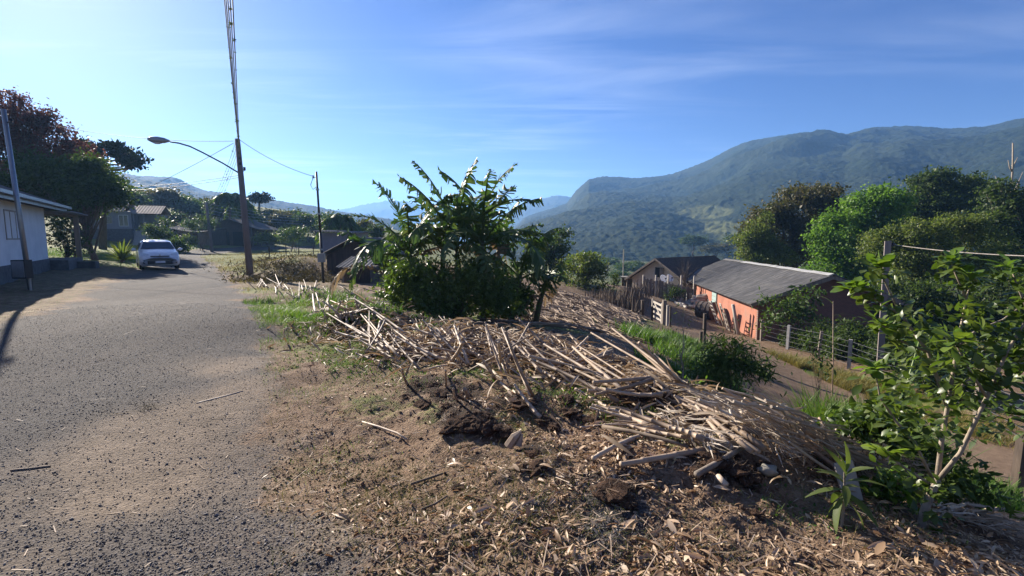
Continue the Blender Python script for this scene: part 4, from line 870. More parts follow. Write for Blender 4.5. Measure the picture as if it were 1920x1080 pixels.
# street lamp pole
pb = onground(470, 522, 24); lx = np.array([-.30, .02, 0]); Hp = 6.62
POLE = empty('street_lamp', 'leaning wooden power pole at the road verge carrying a street lamp on a long arm', 'street lamp', pb)
ptop = np.array([-.27, .02, Hp])
obj('pole', MB().tube([(0,0,-.4), tuple(ptop*.5), tuple(ptop)], [.17,.145,.115], 12).mesh('pole', smooth=True), M_POLE, POLE)
ad = np.array([-.826, -.564, 0]); a0 = ptop * .755 + np.array([0,0,0]); arm = [a0 + ad*s + np.array([0,0,z]) for s, z in [(.08,0),(.75,.42),(1.5,.82),(2.0,1.06),(2.4,1.16),(2.75,1.19)]]
obj('arm', MB().tube(arm, .034, 8).mesh('arm', smooth=True), M_DARKM, POLE)
la = arm[-1]; lh = MB(); pr = [(0,.04),(.08,.07),(.2,.12),(.45,.15),(.7,.12),(.82,.05)]
lh.tube([la + ad*s + np.array([0,0,.03]) for s, _ in pr], [q for _, q in pr], 10); LH = obj('lamp_head', lh.mesh('lamp_head', smooth=True), M_LAMP, POLE)
obj('lamp_glass', MB().tube([la + ad*s + np.array([0,0,-.07]) for s in (.28,.4,.55,.68)], [.03,.09,.09,.03], 8).mesh('lamp_glass', smooth=True), mat_plain('lamp_glass', (.55,.56,.55), .15), LH)
ph = a0 + np.array([.2, 0, .12]); obj('photocell', MB().tube([ph + np.array([-.16,0,-.1]), ph], .015, 5).tube([ph, ph + np.array([0,0,.16])], .055, 8).mesh('photocell'), M_DARKM, POLE)
WZ = [Hp - .12, Hp - .42, Hp - .68, Hp - .94, Hp - 1.2]
for k, z in enumerate(WZ):
    m = MB(); c = ptop * (z / Hp) + np.array([-.02, 0, 0]); m.beam(c + np.array([-.10,.16,0]), c + np.array([.1,-.16,0]), .04, .05); insul(m, c + np.array([-.17,.17,.0]), .9); insul(m, c + np.array([.15,-.18,.0]), .9)
    obj('insulator', m.mesh('insulator', smooth=False), M_DARKM, POLE)
# second pole along the road
p2 = onground(398, 472, 60); P2 = empty('power_pole', 'distant dark power pole at the road bend in front of the barn', 'power pole', p2); H2 = D(390, 381, 60)[2] - p2[2]; t2 = np.array([-.35, 0, H2])
obj('pole', MB().tube([(0,0,-.4), tuple(t2)], [.2,.15], 10).mesh('pole', smooth=True), M_POLE, P2)
for k in range(4):
    m = MB(); c = t2 * (1 - .07*k - .02); m.beam(c + np.array([-.3,0,0]), c + np.array([.3,0,0]), .05, .07); insul(m, c + np.array([-.3,-.0,.08])); insul(m, c + np.array([.3,0,.08])); obj('insulator', m.mesh('insulator'), M_DARKM, P2)
def sag(a, b, s, n=24):
    a = np.array(a); b = np.array(b); return [a + (b-a)*u + np.array([0,0,-4*s*u*(1-u)]) for u in np.linspace(0, 1, n)]
r_ = np.random.default_rng(31)
def plants_on(root, pts, n, u0, u1, size, parent):
    pts = np.array(pts)
    for k in range(n):
        u = u0 + (u1-u0)*r_.random(); q = u*(len(pts)-1); i = int(q); p = pts[i] + (pts[min(i+1, len(pts)-1)] - pts[i])*(q-i)
        m = 26; d = unit(r_.normal(size=(m,3)))
        me = np_mesh('air_plant', *inst(*LEAFN, np.tile(p, (m,1)), basis(d, r_.normal(size=(m,3))), np.full(m, size*(.6+.8*r_.random()))))
        obj('air_plant', me, L_DARK, parent)
nm = ['topmost','second','middle','fourth','lowest']
endp = np.array([5.9, -10.2, gz(5.9, -10.2) + 7.4])
for k, z in enumerate(WZ):
    a = pb + ptop * (z/Hp) + np.array([.13, -.2, .03]); b = np.array([5.4 + .08*k, -10.2, 7.6 - .29*k])
    pts = sag(a, b, .38 + .05*r_.random(), 40)
    e = single('power_line', f'{nm[k]} of the five wires running overhead from the street lamp pole', 'power line', MB().tube(pts, .011, 5).mesh('power_line'), M_WIRE); plants_on(e, pts, 8, .02, .62, .042, e)
    if k < 4:
        a = pb + ptop*(z/Hp) + np.array([-.19, .19, .03]); c = p2 + t2*(1-.07*k-.02) + np.array([.3,0,.12]); pts = sag(a, c, .55, 24)
        e = single('power_line', f'{["topmost","second","third","lowest"][k]} of four wires from the lamp pole to the pole by the barn', 'power line', MB().tube(pts, .009, 5).mesh('power_line'), M_WIRE); plants_on(e, pts, 4, .05, .4, .05, e)
for k in range(4):
    a = p2 + t2*(1-.07*k-.02) + np.array([-.3,0,.12]); c = D(520 + 20*k, 378 + 9*k, 120); c = a + np.array([6, 50, 1.0])
    single('power_line', f'{["topmost","second","third","lowest"][k]} of the four slack wires leaving the power pole past the barn', 'power line', MB().tube(sag(a, c, 1.2), .02, 5).mesh('power_line'), M_LAMP)
tp_ = pb + ptop
def wire(label, pts, rad=.012): return single('service_wire', label, 'wire', MB().tube(pts, rad, 5).mesh('service_wire'), M_WIRE)
wire('long service wire from the lamp pole to the russet tree at the house', sag(tp_ + np.array([-.2,0,-.1]), D(105, 236, 26), .25))
wire('service wire dropping from the pole top towards the far trees', sag(tp_ + np.array([-.2,0,-.2]), D(190, 385, 48), .3))
wire('upper of the two thin wires from mid pole towards the pine', sag(pb + ptop*.74, D(150, 348, 40), .3)); wire('lower of the two thin wires from mid pole towards the pine', sag(pb + ptop*.725, D(150, 356, 40), .3))
# thin steel service pole
sb = onground(607, 530, 22); S_ = empty('service_pole', 'thin steel service pole standing by the brown shed', 'pole', sb); st = D(593, 322, 22) - sb
obj('pole', MB().tube([(0,0,-.4), tuple(st*.45)], .06, 10).tube([tuple(st*.45), tuple(st)], .048, 10).mesh('pole', smooth=True), M_DARKM, S_)
for s in (.3, .62, .84): q = st*s; obj('collar', MB().tube([q - np.array([0,0,.04]), q + np.array([0,0,.04])], .075, 10).mesh('collar'), M_METAL, S_)
q = st*.95; m = MB(); m.beam(q, q + np.array([-.14,0,0]), .03, .03); insul(m, q + np.array([-.16,0,.02]), .9); obj('insulator', m.mesh('insulator'), M_DARKM, S_)
obj('wire_hook', MB().tube([st*.95 + np.array([-.16,0,0]), st*.9 + np.array([-.3,0,-.1]), st*.86 + np.array([-.2,0,-.1]), st*.87], .014, 6).mesh('wire_hook'), M_DARKM, S_)
obj('meter_box', MB().box(-.16,.16,-.2,-.07, .95,1.35).mesh('meter_box'), M_METAL, S_)
wire('service wire sagging from the lamp pole to the thin steel pole', sag(tp_ + np.array([.12,0,-.05]), sb + st*.95 + np.array([-.17,0,.05]), .18))
# left steel pole with meter box
lb = np.array([-13.6, 13.5, gz(-13.6, 13.5)]); L_ = empty('meter_pole', 'grey steel service pole with a meter box in front of the white house', 'pole', lb)
lt = np.array([-.24, -.0, 4.95]); obj('pole', MB().tube([(0,0,-.4), tuple(lt)], [.062,.055], 12).mesh('pole', smooth=True), M_METAL, L_)
m = MB().box(-.19,.19,-.30,-.085,.35,.86); MBX = obj('meter_box', m.mesh('meter_box'), M_DARKM, L_); obj('lid', MB().box(-.16,.17,-.32,-.302,.38,.83).mesh('lid'), M_METAL, MBX)
obj('conduit', MB().tube([(.08,-.1,.36),(.1,-.1,-.3)], .03, 8).mesh('conduit'), M_WOODP, L_)
q = lt*.93; m = MB(); m.beam(q, q+np.array([.12,0,0]), .03,.03); insul(m, q+np.array([.15,0,.02]), .9); obj('insulator', m.mesh('insulator'), M_DARKM, L_)
# far slim post in the pasture
b = onground(1168, 530, 60); e = single('field_pole', 'slim grey pole standing in the pasture left of the cream house', 'pole', MB().tube([(0,0,-.3),(0,0,5.0)], .07, 8).mesh('field_pole'), M_WOODP, b)

# ---------------- car
def make_car():
    cb = at(296, 503); root = empty('parked_car', 'small white hatchback parked at the roadside facing the viewer', 'car', cb, math.atan2(-.826, .564) + math.pi/2 + .10)
    WH = mat_plain('white_car_paint', (.74,.75,.77), .28, 0, .5, .8); BLK = mat_plain('black_plastic', (.02,.02,.022), .5); GL = mat_plain('car_glass', (.035,.045,.06), .05, 0, .7); RUB = mat_plain('tyre_rubber', (.018,.018,.018), .8); CHR = mat_plain('wheel_silver', (.5,.5,.52), .3, .8); HL = mat_plain('headlight_lens', (.62,.66,.70), .12)
    # sections along the length (front at -y): y, half width at sill / waist / roof, z of sill, waist, top
    S = [(-1.92,.60,.66,.52,.30,.52,.60),(-1.86,.74,.78,.66,.22,.60,.72),(-1.70,.80,.82,.72,.20,.68,.84),(-1.30,.81,.83,.74,.19,.80,.95),(-.98,.81,.83,.73,.19,.88,1.02),(-.45,.81,.83,.60,.19,.92,1.37),(-.1,.81,.83,.60,.19,.93,1.47),(.5,.81,.83,.60,.19,.94,1.49),(1.1,.81,.83,.59,.19,.96,1.46),(1.6,.80,.82,.56,.20,.98,1.36),(1.82,.78,.80,.62,.24,.96,1.05),(1.88,.70,.74,.56,.30,.80,.90)]
    V, F = [], []
    for y, ws, ww, wt, zs, zw, zt in S:
        V += [(-ws*.9,y,zs),(-ws,y,zs+.1),(-ww,y,(zs+zw)/2),(-ww*.985,y,zw),(-wt-.02,y,zt-.06),(-wt*.8,y,zt-.01),(0,y,zt+.012),(wt*.8,y,zt-.01),(wt+.02,y,zt-.06),(ww*.985,y,zw),(ww,y,(zs+zw)/2),(ws,y,zs+.1),(ws*.9,y,zs)]
    n = 13
    for i in range(len(S)-1): F += [(i*n+k, i*n+k+1, (i+1)*n+k+1, (i+1)*n+k) for k in range(n-1)] + [(i*n+n-1, i*n, (i+1)*n, (i+1)*n+n-1)]
    F += [tuple(range(n)), tuple((len(S)-1)*n + k for k in range(n-1,-1,-1))]
    B_ = obj('body', MB().add(V, F).mesh('body', smooth=True), WH, root)
    e = .012
    obj('windscreen', MB().add([(-.70,-.95,1.035),(.70,-.95,1.035),(.55,-.46,1.345),(-.55,-.46,1.345)] + [(-.70,-.98,1.05),(.70,-.98,1.05),(.55,-.50,1.38),(-.55,-.50,1.38)], [(4,5,6,7),(0,3,2,1),(0,1,5,4),(1,2,6,5),(2,3,7,6),(3,0,4,7)]).mesh('windscreen'), GL, root)
    for s in (-1, 1):
        def P(y0, y1, t0, t1):
            a = lambda y, z: (s*(.83 - (z-.93)*.41 + .004), y, z); b = lambda y, z: (s*(.83 - (z-.93)*.41 - .03), y, z)
            q = [(y0,.965),(y1,.98),(t1,1.36),(t0,1.34)]; return MB().add([a(*k) for k in q] + [b(*k) for k in q], [(0,1,2,3),(7,6,5,4),(0,4,5,1),(1,5,6,2),(2,6,7,3),(3,7,4,0)])
        obj('side_window', P(-.72,.22,-.30,.22).mesh('side_window'), GL, root); obj('side_window', P(.29,1.15,.29,1.05).mesh('side_window'), GL, root)
        h = MB().add([(s*.42,-1.845,.72),(s*.73,-1.80,.70),(s*.795,-1.62,.76),(s*.77,-1.50,.90),(s*.66,-1.66,.87),(s*.46,-1.80,.80)] + [(s*.42,-1.80,.70),(s*.70,-1.74,.68),(s*.74,-1.6,.74),(s*.72,-1.48,.86),(s*.62,-1.6,.85),(s*.46,-1.75,.78)], [(0,1,2,3,4,5),(11,10,9,8,7,6)] + [(i,i+6,(i+1)%6+6,(i+1)%6) for i in range(6)])
        obj('headlight', h.mesh('headlight'), HL, root)
        obj('fog_lamp', MB().tube([(s*.62,-1.905,.40),(s*.62,-1.85,.40)], .075, 12).mesh('fog_lamp'), BLK, root)
        obj('mirror', MB().lump((s*.97,-.62,1.0), .12, 3, 1, .05, (1,.6,.75)).beam((s*.82,-.62,.96),(s*.92,-.62,.98),.05,.04).mesh('mirror', smooth=True), WH, root)
        for y in (-1.22, 1.2):
            w = obj('wheel', MB().tube([(s*.63,y,.29),(s*.66,y,.29),(s*.79,y,.29),(s*.815,y,.29)], [.24,.29,.29,.24], 22).mesh('wheel', smooth=False), RUB, root)
            obj('rim', MB().tube([(s*.80,y,.29),(s*.825,y,.29)], [.19,.17], 18).mesh('rim'), CHR, w)
    obj('grille', MB().box(-.38,.38,-1.935,-1.90,.66,.71).mesh('grille'), BLK, root)
    obj('bumper_grille', MB().box(-.50,.50,-1.945,-1.88,.29,.47).mesh('bumper_grille'), BLK, root)
    obj('licence_plate', MB().box(-.20,.20,-1.965,-1.948,.36,.46).mesh('licence_plate'), WH, root)
    obj('badge', MB().tube([(0,-1.90,.735),(0,-1.87,.735)], .045, 12).mesh('badge'), CHR, root)
    obj('wiper', MB().beam((-.5,-.97,1.06),(.05,-.86,1.13),.02,.02).beam((.1,-.97,1.06),(.5,-.84,1.14),.02,.02).mesh('wiper'), BLK, root)
make_car()
# ---------------- agave on the lawn
def rosette(name, label, cat, loc, n, ln, w, mt, seed, lo=.1, hi=1.3):
    r = np.random.default_rng(seed); a = np.arange(n)*2.4; el = lo + (hi-lo)*r.random(n)
    d = np.stack([np.cos(a)*np.cos(el), np.sin(a)*np.cos(el), np.sin(el)], -1); T = leaf_t(w, 5, .5, .12, 'blade')
    me = np_mesh('leaves', *inst(T[0], T[1], np.tile([0,0,.1], (n,1)) + d*.05, basis(d, np.tile([0,0,1.],(n,1))), ln*(.8+.4*r.random(n))), True)
    root = empty(name, label, cat, loc); obj('leaves', me, mt, root); obj('stem', MB().tube([(0,0,-.1),(0,0,.18)], [.14,.09], 8).mesh('stem'), M_BARK, root); return root
rosette('agave_plant', 'large spiky agave rosette on the lawn left of the car', 'plant', onground(230, 489, 28), 60, 1.15, .10, L_OLIVE, 61)

# ---------------- right hand fence, posts, pole
tall = onground(1648, 713, 18.5); T_ = empty('tall_wooden_pole', 'tall square wooden pole at the lane fence with a white wire', 'pole', tall); th = D(1665, 452, 18.5) - tall
obj('pole', MB().beam((0,0,-.4), tuple(th), .20, .20).mesh('pole'), M_POLE, T_); m = MB(); q = th*.975; insul(m, q + np.array([.17,-.02,0]), 1.1); m.beam(q, q+np.array([.17,-.02,0]),.03,.03); obj('insulator', m.mesh('insulator'), M_DARKM, T_)
single('service_wire', 'pale sagging wire running off the tall wooden pole across the dark wood', 'wire', MB().tube(sag(tall + th*.975 + np.array([.2,0,0]), D(2050, 482, 13), .12), .014, 5).mesh('service_wire'), M_WOODP)
FP = [(1427,648,27.0),(1476,658,24.0),(1533,676,22),(1591,695,20.0),(1649,722,18.3),(1735,750,16.6),(1830,790,14.2),(1930,850,12.2),(2040,900,10.8)]
fb = [onground(*q) for q in FP]; FE = empty('wire_fence', 'barbed wire fence on pale posts along the far side of the lane', 'fence', fb[0]); r_ = np.random.default_rng(12)
for k, b in enumerate(fb):
    if k == 4: continue
    q = b - fb[0]; obj('post', MB().beam(q + np.array([0,0,-.3]), q + np.array([r_.normal()*.05, r_.normal()*.03, 1.22]), .13, .11).mesh('post'), (M_CONC if k in (1,3,5) else M_WOOD), FE)
for lv in range(5):
    z = .18 + .24*lv; pts = []
    for a, b in zip(fb[:-1], fb[1:]): pts += sag(a - fb[0] + np.array([0,-.07,z]), b - fb[0] + np.array([0,-.07,z]), .015, 5)[:-1]
    obj('fence_wire', MB().tube(pts + [fb[-1]-fb[0]+np.array([0,-.07,z])], .006, 4).mesh('fence_wire'), M_METAL, FE)
# near side posts and gate
def post(label, px, py, t, h, w=.13, mt_=M_WOODD, lean_=0):
    b = onground(px, py, t); return single('gate_post', label, 'post', MB().beam((0,0,-.3),(lean_,0,h),w,w*.9).mesh('gate_post'), mt_, b)
post('stout dark post at the far side of the gate opening', 1204, 608, 27, 1.3, .17)
bp = onground(1204, 607, 27); single('brace_pole', 'slanting dark brace propped against the stout dark gate post', 'brace', MB().beam((-.1,0,.75),(-.75,-.2,.0),.08,.08).mesh('brace_pole'), M_WOODD, bp)
post('pale square post holding the farm gate', 1244, 624, 25, 1.35, .2, M_WOOD); post('thin pale stake just right of the gate post', 1250, 632, 24, 1.05, .1, M_WOODP); post('thin dark stake second right of the gate post', 1255, 640, 23.4, 1.0, .08)
post('slim dark post at the far end of the farm gate', 1222, 613, 26.6, 1.05, .1); post('lone dark post between the lane and the green weeds', 1318, 682, 20, 1.25, .12); post('short broken stump post beside the lone dark post', 1312, 684, 19.6, .5, .12)
g0 = onground(1242, 622, 25.1); g1 = onground(1224, 612, 26.9); gv = g1 - g0; gv[2] = 0; G = empty('farm_gate', 'open pale board farm gate with a diagonal brace by the lane', 'gate', g0); u = gv/np.linalg.norm(gv)*1.9
for k in range(4): obj('board', MB().beam(u*.07 + np.array([0,0,.22+.27*k]), u + np.array([0,0,.22+.27*k]), .03, .11).mesh('board'), M_WOODP, G)
obj('diagonal', MB().beam(u*.08 + np.array([.03,-.02,.2]), u*.98 + np.array([.03,-.02,1.05]), .03, .1).mesh('diagonal'), M_WOODP, G)
for s in (.06, 1): obj('upright', MB().beam(u*s + np.array([-.03,.02,.1]), u*s + np.array([-.03,.02,1.18]), .1, .05).mesh('upright'), M_WOODP, G)
b = onground(1903, 930, 9.4); single('fence_post', 'dark weathered post on the near edge of the lane behind the sapling', 'post', MB().beam((0,0,-.3),(.03,0,1.2),.15,.13).mesh('fence_post'), M_WOODD, b)
for k, (px, py, t, h) in enumerate([(505,478,40,1.0),(470,470,48,1.1),(536,470,44,1.0),(587,462,46,1.1),(560,474,38,.9)]):
    b = onground(px, py, t); single('field_stake', 'thin grey stake standing in the rough grass beyond the lamp pole', 'stake', MB().tube([(0,0,-.2),(.02,0,h)], [.05,.04], 6).mesh('field_stake'), M_WOODD, b, 'stakes in the rough grass beyond the lamp pole')
# rough stakes of the field fence
r_ = np.random.default_rng(17)
for k, (px, py, t, h) in enumerate([(1148,590,27,1.1),(1160,585,29,1.3),(1172,596,27,1.0),(1180,588,29,1.4),(1186,600,26,1.2),(1196,580,31,1.3),(1165,575,32,1.2),(1182,572,33,1.2)]):
    b = onground(px, py, t); m = MB().tube([(0,0,-.2),(r_.normal()*.04,0,h*.5),(r_.normal()*.1,0,h)], [.05,.045,.035], 6)
    single('fence_stake', 'rough dark stake among the dry brush at the field edge', 'stake', m.mesh('fence_stake'), M_WOODD, b, 'rough stakes at the field edge')
# ================================================================ bananas, shrubs, canes, litter
M_PSTEM = mat_rough('banana_stem', (.035,.03,.02), (.10,.085,.05), 5, .7, .4, .01, c3=(.07,.075,.03), stretch=(1,1,.3))
def mat_cane(name, c1, c2, c3):
    m, nt, out = newmat(name); v = coord(nt); mp = N(nt, 'ShaderNodeMapping'); mp.inputs['Scale'].default_value = (1, 1, .12); nt.links.new(v, mp.inputs[0])
    oi = nt.nodes.new('ShaderNodeObjectInfo'); f = noise(nt, 26, 5, .65, mp.outputs[0]); f2 = noise(nt, 5, 4, .6, v)
    k = math_(nt, 'ADD', math_(nt, 'MULTIPLY', f, .45), math_(nt, 'ADD', math_(nt, 'MULTIPLY', f2, .3), math_(nt, 'MULTIPLY', oi.outputs['Random'], .3)))
    c = ramp(nt, k, [(.3, c1), (.5, c2), (.72, c3)]); p = N(nt, 'ShaderNodeBsdfPrincipled', Roughness=.6); p.inputs['Specular IOR Level'].default_value = .35
    nt.links.new(c, p.inputs['Base Color']); nt.links.new(bumpn(nt, f, .4, .004), p.inputs['Normal']); nt.links.new(p.outputs[0], out.inputs[0]); return m
M_CANE = mat_cane('dry_cane', (.16,.11,.072), (.33,.24,.165), (.52,.41,.30))
M_FROND = mat_cane('dry_frond', (.18,.14,.10), (.38,.31,.235), (.58,.49,.385))
M_TWIG = mat_rough('twig', (.10,.075,.055), (.22,.17,.125), 10, .9, .3, .004)
M_SOIL = mat_rough('dark_ground', (.022,.014,.010), (.075,.045,.03), 9, .95, 1.0, .03, c3=(.12,.07,.042), spec=.1)

# ---- bananas
def banana(label, base, height, nleaf, seed, ln=1.9, lean_=(0,0), spread=1.0):
    r = np.random.default_rng(seed); root = empty('banana_plant', label, 'banana plant', base); top = np.array([lean_[0], lean_[1], height])
    obj('stem', MB().tube([(0,0,-.2), tuple(top*.35+r.normal(size=3)*.03), tuple(top*.75), tuple(top)], [.11,.09,.075,.05], 10).mesh('stem', smooth=True), M_PSTEM, root)
    for i in range(nleaf):
        a = i*2.4 + r.random()*.6; el = (1.40 - 1.05*(i/nleaf)*spread + r.normal()*.12); L = ln*(.8+.35*r.random()); pts = []
        p = top + np.array([0,0,-.15*i/nleaf]); ang = el; stepn = 34; droop = (.8 + .8*r.random()) * (1.2 if i > nleaf*.6 else .85)
        for k in range(stepn+1):
            pts.append(p.copy()); ang = el - droop*(k/stepn)**1.6 * (1.3 if el < .8 else 1.0)
            p = p + L/stepn*np.array([math.cos(a)*math.cos(ang), math.sin(a)*math.cos(ang), math.sin(ang)])
        pts = np.array(pts); side = np.array([-math.sin(a), math.cos(a), 0.]); m = MB()
        lf = MB(); lf.tube(pts, [.028*(1-.85*k/stepn)+.004 for k in range(stepn+1)], 5); V, F = [], []
        k0 = 4; tear = r.random()*.3 + .6
        for sd in (-1, 1):
            dr = .3; up_keep = r.random()
            k = k0
            while k < stepn:
                nseg = 1 if r.random() < tear else 2; k2 = min(k+nseg, stepn); s = (k-k0)/(stepn-k0); s2 = (k2-k0)/(stepn-k0)
                wd = .30*math.sin(math.pi*min(.97, .12+.86*s))**.6 * (1 + .12*r.normal()); wd2 = .30*math.sin(math.pi*min(.985, .12+.86*s2))**.6 * (1+.1*r.normal())
                if r.random() < .05: k = k2; continue
                dr = np.clip(dr*.8 + .05 + r.normal()*.28, -.25, 1.2); q = len(V); tw = r.normal()*.05
                gap = .05 if r.random() < .7 else .0
                for j in range(4):
                    u = j/3; dn = np.array([0,0,-1.])*(wd*u*dr*(.4+.9*u)); fw = unit(pts[k2]-pts[k])*wd*.55*u*u
                    V.append(pts[k] + side*sd*wd*u*(1-.25*dr*u) + dn + fw + (pts[k2]-pts[k])*gap*u*4); V.append(pts[k2] + side*sd*wd2*u*(1-.25*dr*u) + dn*1.02 + fw*.9 - (pts[k2]-pts[k])*gap*u*4 + np.array([0,0,tw*u]))
                for j in range(3): F.append((q+2*j, q+2*j+1, q+2*j+3, q+2*j+2))
                k = k2
        lf.add(V, F); dead = (i > nleaf - 3) and r.random() < .5
        obj('leaf', lf.mesh('leaf', smooth=False), L_DRYB if dead else L_BANANA, root)
    return root
BN = [(905,612,12.6,2.2,11,'tallest banana plant in the middle of the clump',2.3,(0,.1)),(868,612,12.9,2.1,11,'banana plant left of the tallest one with upright leaves',2.45,(-.15,0)),(795,600,12.4,1.75,10,'leftmost big banana plant with wide arching leaves',2.2,(-.35,.1)),
      (955,604,13.0,1.35,8,'banana plant at the clump edge facing the straw field',1.6,(.3,0)),(925,600,13.9,2.15,9,'banana plant standing behind the middle of the clump',1.8,(.15,.2)),(835,598,13.8,2.15,9,'banana plant standing behind the upright leaved one',1.8,(-.1,.2)),(745,590,13.3,1.25,6,'low banana plant with hanging leaves before the wooden shed',1.7,(-.35,0)),(1000,598,13.4,.9,5,'short banana plant with torn drooping leaves by the straw field',1.4,(.25,0))]
for i, (px, py, t, h, nl, lab, ln, le) in enumerate(BN): banana(lab, onground(px, py, t), h, nl, 200+i, ln, le, 1.0 if i not in (6,7) else 1.35)
# bright young banana
b = onground(735, 592, 11.2); r_ = np.random.default_rng(5); root = empty('young_banana', 'young banana sucker with two bright lime leaves before the dark shrub', 'banana plant', b); T = leaf_t(.30, 7, .35, .3)
d = unit(np.array([[-.15,-.1,1.],[-.8,.1,.35],[.7,.2,.5],[-.2,.6,.8]])); obj('leaves', np_mesh('leaves', *inst(T[0],T[1],np.tile([0,0,.42],(4,1)),basis(d,np.array([[.3,-1,.1],[0,-.5,1],[0,-.4,1],[0,-.3,1.]])),np.array([.62,.62,.4,.45])),True), L_FRESH, root); obj('stem', MB().tube([(0,0,-.1),(0,0,.45)],[.05,.03],8).mesh('stem'), M_PSTEM, root)
L_GLOSS2 = mat_leaf('leaf_sunlit_glossy', [(.046,.078,.016), (.088,.135,.028), (.15,.19,.05)], .42, .4, .45)
# the round glossy shrub in front of the bananas
px_tree('glossy_shrub', 'large round glossy leaved shrub in front of the banana clump', 'shrub', 850, 11.6, [(812,528,52,42,0),(772,535,42,36,-.2),(888,530,46,42,.2),(760,545,40,32,-.3),(860,545,70,40,0),(850,585,70,26,0),(930,575,50,30,.3),(770,580,36,22,-.3),(934,545,36,34,.2),(810,560,50,34,-.3)], L_GLOSS2, .085, 820, 22, .17, 81, basepx=600, r0=.05, tmpl=LEAF2, nlimb=34, stems=5, shell=.2, trunk=.5)
px_tree('dark_shrub', 'dark shrub hanging over the shade right of the banana stems', 'shrub', 985, 13.2, [(960,550,24,22,0),(972,570,26,22,0),(945,570,30,26,0)], L_MID, .12, 160, 22, .17, 82, basepx=598, r0=.05, tmpl=LEAF2, nlimb=18, stems=3, shell=.3, trunk=.4)

# ---- canes
def cane_mesh(i, L, rad, seed):
    r = np.random.default_rng(seed); n = int(L/.05); bx = r.normal()*.012*L; by = r.normal()*.012*L; nd = .14 + .08*r.random(); pts, rr = [], []
    z = 0; k = 0
    while z < L:
        s = z/L; b_ = math.sin(math.pi*s); c = (bx*b_, by*b_, z); tp = rad*(1-.35*s)
        pts += [c]; rr += [tp]
        zn = min(z + nd*(.8+.4*r.random()), L); s2 = zn/L; b2 = math.sin(math.pi*s2)
        for dz, q in ((-.012, 1.0), (-.004, 1.16), (.004, 1.14)):
            if zn + dz > z: pts.append((bx*b2, by*b2, zn+dz)); rr.append(tp*q)
        z = zn + .012
    m = MB().tube(pts, rr, 7); return m
CM = []
for i in range(16):
    L = [1.0,1.25,1.5,1.75,2.0,.7,1.35,1.6][i % 8]; me = cane_mesh(i, 1.0, .0175*(.8+.5*rng.random())/ (L if L > 0 else 1) * L, 300+i).mesh('cane_stalk', smooth=True); me.materials.append(M_CANE); CM.append(me)
ncane = 0
def put_cane(A, B, label, group, thick=1.0, me=None):
    global ncane
    A = np.array(A, float); B = np.array(B, float); v = Vector(B - A); L = v.length
    if ncane >= 296: return None
    ob = bpy.data.objects.new('cane_stalk', me or CM[ncane % len(CM)]); COL.objects.link(ob); ob.location = A
    ob.rotation_mode = 'QUATERNION'; ob.rotation_quaternion = v.to_track_quat('Z', 'Y'); ob.scale = (thick, thick, L)
    tag(ob, label, 'cane', group); ncane += 1; return ob
r_ = np.random.default_rng(90)
